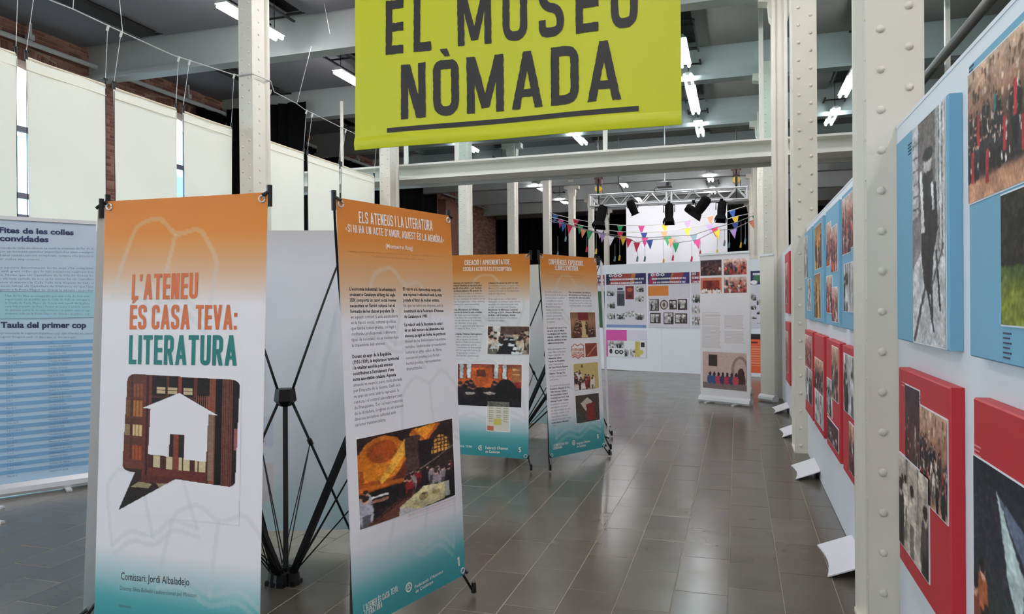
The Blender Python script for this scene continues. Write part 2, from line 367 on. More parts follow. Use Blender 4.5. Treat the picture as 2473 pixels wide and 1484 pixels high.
def glyph(ch, w, t):
    h = t / 2; out = []
    def B(x0, y0, x1, y1): out.append(([(x0, y0), (x1, y0), (x1, y1), (x0, y1)], [(0, 1, 2, 3)]))
    def SL(x0, y0, x1, y1, tw=t): out.append(([(x0 - tw / 2, y0), (x0 + tw / 2, y0), (x1 + tw / 2, y1), (x1 - tw / 2, y1)], [(0, 1, 2, 3)]))
    def ST(p, r=None): out.append(strip(rr(p, r if r is not None else w * 0.45), t))
    base = {'À': 'A', 'È': 'E', 'É': 'E', 'Ò': 'O', 'Ó': 'O', 'Í': 'I', 'Ú': 'U'}
    if ch in base:
        o2, ww = glyph(base[ch], w, t); out += o2; c = ww / 2; s_ = -1 if ch in 'ÀÈÒ' else 1
        out.append(([(c - .1 * s_, 1.06), (c + .02 * s_, 1.06), (c + .13 * s_, 1.2), (c - .03 * s_, 1.2)], [(0, 1, 2, 3)])); return out, ww
    if ch == 'I': B(0, 0, t, 1); return out, t
    if ch in "'’": out.append(([(0.02, .72), (t * .7, .72), (t, 1), (0, 1)], [(0, 1, 2, 3)])); return out, t
    if ch == '.': B(0, 0, t, t); return out, t
    if ch == ',': out.append(([(0, -.12), (t * .6, -.12), (t, t), (0, t)], [(0, 1, 2, 3)])); return out, t
    if ch == ':': B(0, 0, t, t); B(0, .52, t, .52 + t); return out, t
    if ch == ' ': return out, w * 0.38
    if ch in '«»':
        s_ = 1 if ch == '»' else -1
        for k in (0, .14): out.append(strip([(.1 + k - .06 * s_, .25), (.1 + k + .06 * s_, .42), (.1 + k - .06 * s_, .6)], t * .4))
        return out, .34
    if ch == '1': B(w * .4, 0, w * .4 + t, 1); out.append(([(w * .1, .72), (w * .4, .86), (w * .4, 1), (w * .1, .86)], [(0, 1, 2, 3)])); return out, w * .4 + t
    if ch == '5': B(0, 1 - t, w, 1); B(0, .5, t, 1); ST([(0, .58), (w - h, .58), (w - h, h), (h, h), (h, .25)]); return out, w
    if ch == '6': ST([(w - h, .75), (w - h, 1 - h), (h, 1 - h), (h, h), (w - h, h), (w - h, .58), (h, .58)]); return out, w
    if ch == 'L': B(0, 0, t, 1); B(0, 0, w * .85, t); return out, w * .85
    if ch == 'E': B(0, 0, t, 1); [B(0, y, w * .88, y + t * .95) for y in (0, .5 - t / 2, 1 - t)]; return out, w * .88
    if ch == 'F': B(0, 0, t, 1); [B(0, y, w * .88, y + t) for y in (.5 - t / 2, 1 - t)]; return out, w * .88
    if ch == 'T': B(0, 1 - t, w, 1); B(w / 2 - h, 0, w / 2 + h, 1); return out, w
    if ch == 'H': B(0, 0, t, 1); B(w - t, 0, w, 1); B(0, .5 - h, w, .5 + h); return out, w
    if ch == 'N': B(0, 0, t, 1); B(w - t, 0, w, 1); SL(w - t * .7, 0, t * .7, 1, t * 1.1); return out, w
    if ch == 'M':
        W_ = w * 1.4; B(0, 0, t, 1); B(W_ - t, 0, W_, 1); SL(W_ / 2, 0.08, t * .62, 1, t); SL(W_ / 2, 0.08, W_ - t * .62, 1, t); return out, W_
    if ch == 'A': W_ = w * 1.15; SL(t / 2, 0, W_ / 2, 1, t); SL(W_ - t / 2, 0, W_ / 2, 1, t); B(W_ * .2, .2, W_ * .8, .2 + t * .85); return out, W_
    if ch == 'V': W_ = w * 1.1; SL(W_ / 2, 0, t / 2, 1, t); SL(W_ / 2, 0, W_ - t / 2, 1, t); return out, W_
    if ch == 'X': SL(t / 2, 0, w - t / 2, 1); SL(w - t / 2, 0, t / 2, 1); return out, w
    if ch == 'O' or ch == 'Q':
        ST([(w / 2, 1 - h), (h, 1 - h), (h, h), (w - h, h), (w - h, 1 - h), (w / 2 - .001, 1 - h)])
        if ch == 'Q': SL(w - h, -.04, w * .55, .25, t * .8)
        return out, w
    if ch == 'U': ST([(h, 1), (h, h), (w - h, h), (w - h, 1)]); return out, w
    if ch == 'C': ST([(w - h, .68), (w - h, 1 - h), (h, 1 - h), (h, h), (w - h, h), (w - h, .32)]); return out, w
    if ch == 'G': ST([(w - h, .7), (w - h, 1 - h), (h, 1 - h), (h, h), (w - h, h), (w - h, .5)]); B(w * .5, .42, w, .42 + t * .8); return out, w
    if ch == 'S': ST([(w - h, .7), (w - h, 1 - h), (h, 1 - h), (h, .56), (w - h, .44), (w - h, h), (h, h), (h, .3)]); return out, w
    if ch == 'J': ST([(w * .7 - h, 1), (w * .7 - h, h), (-.02, h)]); return out, w * .7
    if ch == 'D': B(0, 0, t, 1); ST([(h, 1 - h), (w - h, 1 - h), (w - h, h), (h, h)]); return out, w
    if ch == 'P': B(0, 0, t, 1); ST([(h, 1 - h), (w - h, 1 - h), (w - h, .44), (h, .44)]); return out, w
    if ch == 'B': B(0, 0, t, 1); ST([(h, 1 - h), (w - h, 1 - h), (w - h, .52), (h, .52)]); ST([(h, .52), (w - h, .52), (w - h, h), (h, h)]); return out, w
    if ch == 'R': B(0, 0, t, 1); ST([(h, 1 - h), (w - h, 1 - h), (w - h, .46), (h, .46)]); SL(w - h, 0, w * .55, .46); return out, w
    B(0, 0, w, 1); return out, w
def block_text(s_, w=0.46, t=0.135, sp=0.09):
    vs, fs, x = [], [], 0.0
    for ch in s_:
        o, ww = glyph(ch, w, t)
        for gv, gf in o:
            n = len(vs); vs += [(x + p[0], p[1]) for p in gv]; fs += [tuple(n + i for i in f) for f in gf]
        x += ww + sp
    return vs, fs, x - sp, 1.0
FC = {}
def font_text(s_, bold=0.0, res=2):
    key = (s_, bold, res)
    if key in FC: return FC[key]
    c = bpy.data.curves.new('t', 'FONT'); c.body = s_; c.size = 1; c.resolution_u = res; c.offset = bold
    o = bpy.data.objects.new('t', c); COL.objects.link(o); dg = bpy.context.evaluated_depsgraph_get()
    me = bpy.data.meshes.new_from_object(o.evaluated_get(dg)); vs = [(v.co.x, v.co.y) for v in me.vertices]; fs = [tuple(p.vertices) for p in me.polygons]
    x = max([v[0] for v in vs] or [1]); bpy.data.objects.remove(o); bpy.data.meshes.remove(me); bpy.data.curves.remove(c)
    FC[key] = (vs, fs, x, 0.70); return FC[key]

class Sheet:
    """flat or slightly curved rectangle given by its four corners (top left, top right, bottom left, bottom right)"""
    def __init__(s, tl, tr, bl, br, bulge=0.0):
        s.c = [V(*p) for p in (tl, tr, bl, br)]; s.bulge = bulge
        n = np.cross(s.c[2] - s.c[0], s.c[1] - s.c[0]); s.n = n / np.linalg.norm(n)
        s.w = np.linalg.norm(s.c[1] - s.c[0]); s.h = np.linalg.norm(s.c[2] - s.c[0])
    def S(s, u, v, off=0.0):
        a, b, c, d = s.c; p = (a * (1 - u) + b * u) * (1 - v) + (c * (1 - u) + d * u) * v
        uu = min(max(u, 0), 1); vv = min(max(v, 0), 1)
        return p + s.n * (off + s.bulge * math.sin(PI * uu) * (1 - (2 * vv - 1) ** 4))
    def uv(s, x, y):
        q = V(0.5, 0.5)
        for _ in range(8):
            f = proj(s.S(*q)); e = 1e-4; J = np.array([(proj(s.S(q[0] + e, q[1])) - f) / e, (proj(s.S(q[0], q[1] + e)) - f) / e]).T
            q = q + np.linalg.solve(J, V(x, y) - f)
        return q
    def text(s, mb, T, bl, br, top, off=0.002):      # fit lettering between measured baseline ends and a cap height
        mb.mark(); vs, fs, wd, cap = T; a = s.uv(*bl); b = s.uv(*br); c = s.uv(bl[0], top)
        mb.add([s.S(a[0] + (b[0] - a[0]) * x / wd, a[1] + (b[1] - a[1]) * x / wd + (c[1] - a[1]) * y / cap, off) for x, y in vs], fs)
    def line(s, mb, T, u, v, cap, sx, off=0.002):    # lettering at (u, v), cap height in metres, width factor sx
        vs, fs, wd, cp = T; k = cap / cp
        mb.add([s.S(u + x * k * sx / s.w, v - y * k / s.h, off) for x, y in vs], fs)

# ================================================================== SETTING
# floor: recessed grout bed, separate stone tiles laid in rows
b = MB(); b.box((WALLX, BACKY, -0.2), (RIGHTX, FARY, -0.0012)); floor = b.build('floor', M_GROUT, kind='structure')
TW, TL_ = 0.2525, 0.505
def tile_geo(w, l):
    e = 0.0030; g = 0.0018
    vs = [(x, y, z) for z, k in ((-0.003, g), (-0.0008, g), (0, e)) for x, y in ((-w / 2 + k, -l / 2 + k), (w / 2 - k, -l / 2 + k), (w / 2 - k, l / 2 - k), (-w / 2 + k, l / 2 - k))]
    fs = [(8, 9, 10, 11)] + [(r * 4 + i, r * 4 + (i + 1) % 4, (r + 1) * 4 + (i + 1) % 4, (r + 1) * 4 + i) for r in (0, 1) for i in range(4)]
    return vs, fs
tv, tf = tile_geo(TW, TL_)
cells = []
nx0 = int((WALLX + 1.0625) / TW) ; 
for i in range(-44, 40):
    x = -1.0625 + TW * (i + 0.5)
    if x - TW / 2 < WALLX or x + TW / 2 > RIGHTX: continue
    ofs = (0, 0.27, 0.12, 0.39)[i % 4]
    for j in range(-13, 73):
        y = 3.98 + ofs + TL_ * (j - 0)
        if y + TL_ / 2 > FARY or y - TL_ / 2 < BACKY: continue
        cells.append((x, y))
def tile_vis(c):
    x, y = c; q = V(x, y, 0) - CAM; d = q @ FW
    if d < 2.6 or x > 0.55: return 1e9
    p = proj((x, y, 0)); return d if -60 < p[0] < 2100 and p[1] < 1540 else 1e9
cells.sort(key=tile_vis); near, rest = cells[:300], cells[300:]
tmesh = bpy.data.meshes.new('tile'); tmesh.from_pydata(tv, [], tf); tmesh.materials.append(M_TILE)
for x, y in near:
    o = bpy.data.objects.new('tile', tmesh); COL.objects.link(o); o.parent = floor
    o.location = (x, y, rnd.uniform(-0.0004, 0.0004)); o.rotation_euler = (rnd.uniform(-.0006, .0006), rnd.uniform(-.0012, .0012), 0)
b = MB()
for x, y in rest: b.add([(p[0] + x, p[1] + y, p[2]) for p in tv], tf)
b.build('tile_field', M_TILE, floor, kind='stuff', fix=False)

# ceiling: dark soffit with lowered boards between service slots
b = MB(); b.box((WALLX - .3, BACKY, CEILZ + .16), (RIGHTX, FARY, CEILZ + .4)); ceil_ = b.build('ceiling', M_DARK, kind='structure')
BEAMY = [-4.47 - 0, -0.5, 3.47, 7.44, 11.41, 15.38, 19.35, 23.32, 27.29, 31.26, 35.23]
SLOTX = [-10.62, -7.5, -4.2, -0.93, 2.3, 5.6]
edges = [WALLX] + SLOTX + [RIGHTX]
for y0, y1 in zip([BACKY] + BEAMY, BEAMY + [FARY]):
    for k in range(len(edges) - 1):
        x0 = edges[k] + (0.17 if k else 0.0); x1 = edges[k + 1] - (0.17 if k < len(edges) - 2 else 0.0)
        b = MB(); b.box((x0, y0 + .16, CEILZ), (x1, y1 - .16, CEILZ + .05)); b.build('ceiling_panel', M_PANEL if edges[k] < -4.5 else M_PANELW, ceil_)
for xs in SLOTX:
    b = MB()
    y = 2.0
    while y < 36:
        b.box((xs - .2, y, CEILZ - .012), (xs + .2, y + .04, CEILZ + .02)); y += 0.83
    b.build('slot_bracket', M_DARK, ceil_, kind='stuff')
b = MB(); b.box((-10.79, 6.5, CEILZ - .09), (-10.45, 11.0, CEILZ - .015)); b.build('air_duct', M_DARK, ceil_)
b = MB(); b.box((-10.79, 12.2, CEILZ - .09), (-10.45, 15.0, CEILZ - .015)); b.build('air_duct', M_DARK, ceil_)

for i, y in enumerate(BEAMY):
    t = thing('ceiling_beam', ('steel beam across the ceiling, %s counted from the camera' % ORD[i - 3]) if i >= 3 else 'steel ceiling beam above or behind the viewpoint', 'beam', (-1.75, y, BEAMZ), 'lateral ceiling beams')
    b = MB(); b.box((WALLX, y - .02, BEAMZ + .03), (RIGHTX, y + .02, CEILZ + .16)); b.build('web', M_BEAM, t)
    b = MB(); b.box((WALLX, y - .15, BEAMZ), (RIGHTX, y + .15, BEAMZ + .03)); b.build('flange', M_BEAM, t)
    b = MB(); b.box((WALLX, y - .10, BEAMZ + .03), (RIGHTX, y + .10, BEAMZ + .12)); b.build('angle_bar', M_BEAM, t)

# far, back and right walls
b = MB(); b.box((WALLX - .3, FARY, 0), (RIGHTX + .3, FARY + .3, CEILZ + .4)); b.build('wall_far', mat('far_plaster', (120, 112, 106), 0.9), kind='structure')
b = MB(); b.box((WALLX - .3, BACKY - .3, 0), (RIGHTX + .3, BACKY, CEILZ + .4)); b.build('wall_back', mat('back_plaster', (205, 203, 198), 0.9), kind='structure')
b = MB(); b.box((RIGHTX, BACKY, 0), (RIGHTX + .3, FARY, CEILZ + .4)); b.build('wall_right', mat('right_plaster', (190, 188, 180), 0.9), kind='structure')

# left brick wall with tall arched windows
WW, WZ0, WZ1, RISE = 1.3, 1.0, 5.62, 0.34
def archz(t): return WZ1 + RISE * (1 - t * t)
b = MB()
ys = [BACKY] + sum([[w - WW, w + WW] for w in WINY], []) + [FARY]
for k in range(0, len(ys), 2): b.box((WALLX - .35, ys[k], 0), (WALLX, ys[k + 1], CEILZ + .4))
for w in WINY:
    b.box((WALLX - .35, w - WW, 0), (WALLX, w + WW, WZ0)); n = 14
    for k in range(n):
        y0, y1 = w - WW + 2 * WW * k / n, w - WW + 2 * WW * (k + 1) / n; z0, z1 = archz((y0 - w) / WW), archz((y1 - w) / WW); zt = CEILZ + .4
        b.add([(x, y, z) for x in (WALLX - .35, WALLX) for y, z in ((y0, z0), (y1, z1), (y1, zt), (y0, zt))],
              [(0, 1, 2, 3), (7, 6, 5, 4), (0, 4, 5, 1), (1, 5, 6, 2), (2, 6, 7, 3), (3, 7, 4, 0)])
wall = b.build('wall_left', M_MORTAR, kind='structure', fix=False)
BL, BH = 0.27, 0.075
bv = [(x, y, z) for x, e in ((0, 0), (0.012, 0.004)) for y, z in ((-BL / 2 + .005 + e, -BH / 2 + .005 + e), (BL / 2 - .005 - e, -BH / 2 + .005 + e), (BL / 2 - .005 - e, BH / 2 - .005 - e), (-BL / 2 + .005 + e, BH / 2 - .005 - e))]
bf = [(4, 5, 6, 7), (0, 1, 5, 4), (1, 2, 6, 5), (2, 3, 7, 6), (3, 0, 4, 7)]
bricks = []
for r in range(int(CEILZ / BH) + 1):
    z = BH * (r + .5); y = BACKY + BL * (0.5 + 0.5 * (r % 2))
    while y < FARY - BL / 2:
        ok = True
        for w in WINY:
            if abs(y - w) < WW + BL * .45 and z > WZ0 - .02:
                t = min(1, max(0, abs(y - w) - BL * .45) / WW)
                if z < archz(t) + .27: ok = False
        if ok: bricks.append((y, z, 0.0))
        y += BL
for w in WINY:                                       # soldier course over each arch
    for k in range(37):
        t = -1 + 2 * k / 36; y = w + WW * t; sl = math.atan(-2 * RISE * t / WW)
        bricks.append((y - math.sin(sl) * .13, archz(t) + .13 * math.cos(sl), PI / 2 + sl))
    z = WZ0 + BH / 2
def brick_key(c):
    p = proj((WALLX, c[0], c[1])); y, z, a = c
    if y < 5.2 or y > 16: return 1e9
    vis = (11.3 < y < 12.5 and z > 3.0) or (z > 5.5)
    return y if vis and p[0] > -30 and p[1] > -20 else 1e6 + y
bricks.sort(key=brick_key)
bm_ = bpy.data.meshes.new('brick'); bm_.from_pydata(bv, [], bf); bm_.materials.append(M_BRICK)
for y, z, a in bricks[:300]:
    o = bpy.data.objects.new('brick', bm_); COL.objects.link(o); o.parent = wall; o.location = (WALLX + rnd.uniform(-.002, .002), y, z); o.rotation_euler = (a, 0, 0)
b = MB()
for y, z, a in bricks[300:]:
    c, s_ = math.cos(a), math.sin(a); b.add([(WALLX + p[0], y + p[1] * c - p[2] * s_, z + p[1] * s_ + p[2] * c) for p in bv], bf)
b.build('brick_field', M_BRICK, wall, kind='stuff', fix=False)
for i, w in enumerate(WINY):
    b = MB(); x0, x1 = WALLX - .24, WALLX - .16
    b.box((x0, w - WW, WZ0), (x1, w - WW + .07, WZ1)); b.box((x0, w + WW - .07, WZ0), (x1, w + WW, WZ1)); b.box((x0, w - WW, WZ0), (x1, w + WW, WZ0 + .07))
    o = b.build('window_%d' % (i + 1), M_FRAMEG, kind='structure')
    for z in (2.0, 3.1, 3.5, 4.74):
        b = MB(); b.box((x0, w - WW, z - (.05 if z != 3.1 else .1)), (x1, w + WW, z + .05)); b.build('transom', M_FRAMEG, o)
    for dy in (-0.45, 0.45):
        b = MB(); b.box((x0, w + dy - .03, WZ0), (x1, w + dy + .03, archz(dy / WW))); b.build('mullion', M_FRAMEG, o)
    b = MB(); b.box((WALLX - .205, w - WW + .01, WZ0), (WALLX - .195, w + WW - .01, WZ1)); b.build('window_pane', M_GLASS, o)
# black blinds over the far windows, and the pipe rail they hang from
t = thing('pipe_rail', 'grey steel pipe running high along the left brick wall', 'pipe', (-12.3, 15, 6.26))
b = MB(); b.tube([(-12.3, 4.5, 6.24), (-12.3, 15, 6.26), (-12.3, 36.6, 6.3)], 0.05, 8); b.build('pipe', M_BEAM, t, smooth=True)
for y in np.arange(6, 36, 1.985):
    b = MB(); b.bar((-12.3, y, 6.28), (-12.3, y, CEILZ), .05, .05); b.box((-12.36, y - .05, 6.3), (-12.24, y + .05, 6.4)); b.build('pipe_hanger', M_BEAM, t)
def drape(name, p, q, z0, z1, label, cat='curtain', fold=0.05, m=M_DRAPE, group=None):
    p = V(*p, 0); q = V(*q, 0); L = np.linalg.norm(q - p); d = (q - p) / L; n = V(-d[1], d[0], 0); k = max(8, int(L / 0.09)); b = MB()
    for sgn in (0, 1):
        vs = []
        for i in range(k + 1):
            c = p + d * L * i / k + n * (fold * math.sin(i * 1.35 + math.sin(i * .37) * 2) + 0.012 * sgn)
            vs += [(c[0], c[1], z0), (c[0], c[1], z1)]
        b.add(vs, [(2 * i, 2 * i + 2, 2 * i + 3, 2 * i + 1) for i in range(k)])
    o = b.build(name, m, org=((p + q) / 2)[:2].tolist() + [z0]); tag(o, label, cat, group); return o
drape('black_curtain', (-12.28, 14.2), (-12.28, 28.6), 0.05, 6.2, 'long black curtain hanging along the left wall below the pipe')
drape('black_curtain', (-12.2, 15.16), (-9.93, 15.16), 0.05, 6.35, 'black curtain standing out from the left wall behind the nearest left column')
drape('black_curtain', (-12.4, 37.0), (-4.7, 37.0), 0.05, 5.95, 'black curtain on the far wall, left of the white backdrop')
drape('black_curtain', (-4.6, 36.9), (8.8, 36.9), 0.05, 5.9, 'black curtain on the far wall behind the white backdrop and right columns')
b = MB(); b.box((-12.48, 29.2, 0), (-12.12, 30.6, 6.0)); tag(b.build('brick_pier', M_BRICK, org=(-12.3, 29.9, 0)), 'dark brick pier projecting from the far left wall', 'pier')

# outside, seen through the gap between cloths
t = thing('office_building', 'pale building outside, seen through the third window gap', 'building', (-34, 36, 0))
b = MB(); b.box((-42, 26, 0), (-30, 46, 9.6)); b.build('wall', mat('pale_turquoise_render', (190, 220, 224), .8), t)
b = MB(); b.box((-42.3, 25.7, 9.6), (-29.7, 46.3, 9.95)); b.build('roof', mat('roof_white', (230, 232, 234), .8), t)
for y in np.arange(27, 45, 2.6):
    for z in (1.2, 4.4, 7.2):
        b = MB(); b.box((-30.02, y, z), (-29.95, y + 1.5, z + 1.5)); b.build('window', mat('blue_glass', (90, 130, 150), .2), t)
b = MB(); b.box((-60, -20, -0.3), (WALLX - .35, 60, -0.1)); b.build('ground', mat('asphalt', (120, 120, 120), .9), kind='structure')

# ================================================================== COLUMNS
riv = bpy.data.meshes.new('rivet'); _b = MB(); _b.dome((0, 0, 0), (0, -1, 0), 0.0165, 0.011, 10); riv.from_pydata(_b.v, [], _b.f); riv.materials.append(M_COLUMN)
riv.polygons.foreach_set('use_smooth', [True] * len(riv.polygons))
def column(x, y, label, group, detail, top=BEAMZ, hz=(0, 6)):
    hw, hd = 0.105, 0.185
    t = thing('riveted_column', label, 'column', (x, y, 0), group)
    prof = [(-hw, -hd), (hw, -hd), (hw, -hd + .035), (hw - .012, -hd + .05), (hw - .035, -hd + .065), (hw - .035, hd - .065), (hw - .012, hd - .05), (hw, hd - .035), (hw, hd),
            (-hw, hd), (-hw, hd - .035), (-hw + .012, hd - .05), (-hw + .035, hd - .065), (-hw + .035, -hd + .065), (-hw + .012, -hd + .05), (-hw, -hd + .035)]
    b = MB(); b.prism([(x + a, y + c, 0.02) for a, c in prof], (0, 0, top + .2)); b.build('shaft', M_COLUMN, t)
    b = MB(); b.box((x - hw - .004, y - hd - .004, 0), (x + hw + .004, y + hd + .004, .02)); b.build('base_plate', M_COLUMN, t)
    b = MB()                                          # bolted brackets that carry the beam
    for s_ in (-1, 1):
        b.prism([(x + s_ * (hw - .01), y + .12, top - .42), (x + s_ * (hw + .03), y + .12, top - .36), (x + s_ * (hw + .05), y + .12, top - .14), (x + s_ * (hw + .18), y + .12, top - .12), (x + s_ * (hw + .18), y + .12, top + .02), (x + s_ * (hw - .01), y + .12, top + .02)], (0, -.24, 0))
    b.build('bracket', M_COLUMN, t)
    pos = []; k = 0; z = 0.07
    while z < top:
        pos.append((x + (-.052 if k % 2 == 0 else .052), y - hd, z)); k += 1; z += .0815
    side = 1 if x < 0 else -1
    spos = [(x + side * (hw - .035), y, z) for z in np.arange(.12, top, .163)]
    if detail == 2:
        vis = [p for p in pos if hz[0] < p[2] < hz[1]]; rest_ = [p for p in pos if not hz[0] < p[2] < hz[1]]
        for p in vis:
            o = bpy.data.objects.new('rivet', riv); COL.objects.link(o); o.parent = t; o.location = (p[0] - x, p[1] - y, p[2])
        pos = rest_
    if detail == -1: pos = []
    b = MB()
    for p in pos: b.dome(p, (0, -1, 0), .0165, .011, 8 if detail else 5)
    for p in spos: b.dome(p, (side, 0, 0), .0165, .011, 8 if detail else 5)
    for p in spos: b.dome((x + side * (hw), y - hd + .018, p[2]), (side, 0, 0), .008, .004, 5)
    b.build('rivet_rows', M_COLUMN, t, kind='stuff', smooth=True)
    return t
RX = 0.610
for k in range(9):
    _c = column(RX, 3.41 + 3.97 * k, ['white riveted column at right front, cutting between the photo boards', 'second white riveted column of the right row, at the end of the middle screen', 'third white riveted column of the right row, half hidden by the second'][k] if k < 3 else 'white column of the right row, %s from the camera' % ORD[k],
           'right row of riveted columns', 2 if k < 2 else (-1 if k == 2 else 1 if k < 4 else 0), hz=(0.4, 3.1) if k == 0 else (0, 5.0))
    if k == 2:
        yf_ = 3.41 + 3.97 * k - .185
        for xa, xb in ((-.105, -.06), (.06, .105)):
            b = MB(); b.box((RX + xa, yf_ - .03, .02), (RX + xb, yf_ - .0005, BEAMZ - .1)); b.build('cover_strip', M_COLUMN, _c)
for k, xx in enumerate((620, 943, 1126, 1240, 1323, 1383, 1429, 1466)):
    d = 6.1 * F0 / math.cos(TH) / (1780 - xx); y = (d - 6.1 * math.sin(TH)) / math.cos(TH)
    column(-6.1, y, ['white riveted column of the left row with the cable tied around it', 'second white column of the left row, in front of the crossing girder', 'third white column of the left row, above the banner numbered 5'][k] if k < 3 else 'white column of the left row, %s from the camera' % ORD[k], 'left row of riveted columns', 2 if k == 0 else (1 if k < 4 else 0), hz=(3.0, 5.3))

# girder across the hall with a glazed partition standing on it
gy, gt, gb = 12.56, 4.0, 3.78
t = thing('steel_girder', 'wide white steel girder crossing the hall below the ceiling', 'beam', (-2.5, gy, gb))
b = MB(); b.box((-8.6, gy - .06, gb), (8.9, gy + .06, gt)); b.build('web', M_BEAMW, t)
b = MB(); b.box((-8.6, gy - .3, gb - .035), (8.9, gy + .26, gb)); b.build('lower_flange', M_BEAMW, t)
b = MB(); b.box((-8.6, gy - .3, gt), (8.9, gy + .26, gt + .035)); b.build('upper_flange', M_BEAMW, t)
b = MB(); b.box((-8.6, gy + .27, gb - .10), (8.9, gy + .31, gb - .0)); b.build('track', M_STEEL, t)
b = MB(); b.box((-8.6, gy - .24, gb + .005), (8.9, gy - .065, gb + .02)); b.box((-8.6, gy - .10, gb + .02), (8.9, gy - .061, gb + .08)); b.build('fillet', M_BEAMW, t)
t = thing('glazed_partition', 'glass partition with slim white mullions standing on the steel girder', 'partition', (-2.5, gy, gt + .035))
MX = [-6.02, -4.98, -2.19, .40, 3.1, 6.0, 8.8]
for x in MX:
    b = MB(); b.box((x - .035, gy - .03, gt + .036), (x + .035, gy + .03, CEILZ)); b.build('mullion', M_BEAMW, t)
b = MB(); b.box((-6.02, gy - .03, gt + .036), (8.8, gy + .03, gt + .08)); b.build('sill', M_BEAMW, t)
for x0, x1 in zip(MX[:-1], MX[1:]):
    b = MB(); b.box((x0 + .036, gy - .006, gt + .08), (x1 - .036, gy + .0, CEILZ - .02)); b.build('glass_pane', M_GLASS, t)

# ================================================================== CEILING LAMPS
def lamp(x, y, label, group, z=6.0, L=1.5):
    t = thing('fluorescent_lamp', label, 'lamp', (x, y, z), group)
    b = MB(); b.prism([(x - .11, y - L / 2, z + .05), (x + .11, y - L / 2, z + .05), (x + .05, y - L / 2, z + .12), (x - .05, y - L / 2, z + .12)], (0, L, 0)); b.build('housing', M_BEAMW, t)
    for s_ in (-1, 1):
        b = MB(); b.tube([(x + s_ * .065, y - L / 2 + .02, z + .01), (x + s_ * .065, y + L / 2 - .02, z + .01)], .028, 8); b.build('tube', M_TUBE, t, smooth=True)
    for s_ in (-1, 1):
        b = MB(); b.tube([(x, y + s_ * L * .4, z + .12), (x, y + s_ * L * .4, CEILZ + .16)], .008, 5); b.build('hanger_rod', M_DARK, t)
    for s_ in (-1, 1):
        b = MB(); b.box((x + s_ * .24 - .02, y - L * .55, z + .3), (x + s_ * .24 + .02, y + L * .55, z + .33)); b.box((x - .24, y + s_ * L * .4 - .015, z + .3), (x + .24, y + s_ * L * .4 + .015, z + .325)); b.build('frame_bar', M_DARK, t)
ROWS = {-7.5: ('left row, above the white cloths', [9.95, 13.3, 19.75, 23.6, 27.7, 31.8]), -4.2: ('left centre row', [5.4, 9.2, 14.0, 19.85, 24.0, 28.0, 32.2]),
        -0.93: ('right centre row, beside the lime banner', [5.2, 9.4, 13.72, 15.9, 17.4, 19.75, 24.0, 27.8, 31.0]), 2.3: ('row behind the right columns', [5.6, 9.6, 13.6, 17.0, 19.7, 27.8])}
for x, (nm, yy) in ROWS.items():
    for i, y in enumerate(yy): lamp(x, y, '%s twin-tube ceiling lamp of the %s' % (ORD[i], nm), 'fluorescent ceiling lamps')
for x in (-7.5, -4.2, -0.93, 2.3, 5.6):
    for y in ((-5.2, -2.6, 0.6) if x > -4 else (-5.2, -2.6)): lamp(x, y, 'twin-tube ceiling lamp above or behind the viewpoint', 'lamps behind the viewpoint')  # unseen lamps, added to light the banners from the camera side
for i, y0 in enumerate((8.2, 18.3)):
    pass
b = MB(); b.tube([(2.95, 4, 5.05), (2.95, 14, 5.05)], .07, 10); b.tube([(2.95, 8, 5.05), (2.95, 8, CEILZ)], .01, 5); tag(b.build('ventilation_pipe', mat('dark_brown_pipe', (74, 68, 62), .7), org=(2.95, 15, 5.05), smooth=True), 'dark pipe running under the ceiling beyond the right photo boards', 'pipe')
b = MB(); b.bar((4.9, 11.4, 2.9), (4.9, 11.4, BEAMZ), .12, .12); tag(b.build('steel_post', M_BEAM, org=(4.9, 11.4, 2.9)), 'slim white steel post seen above the right photo boards', 'post')

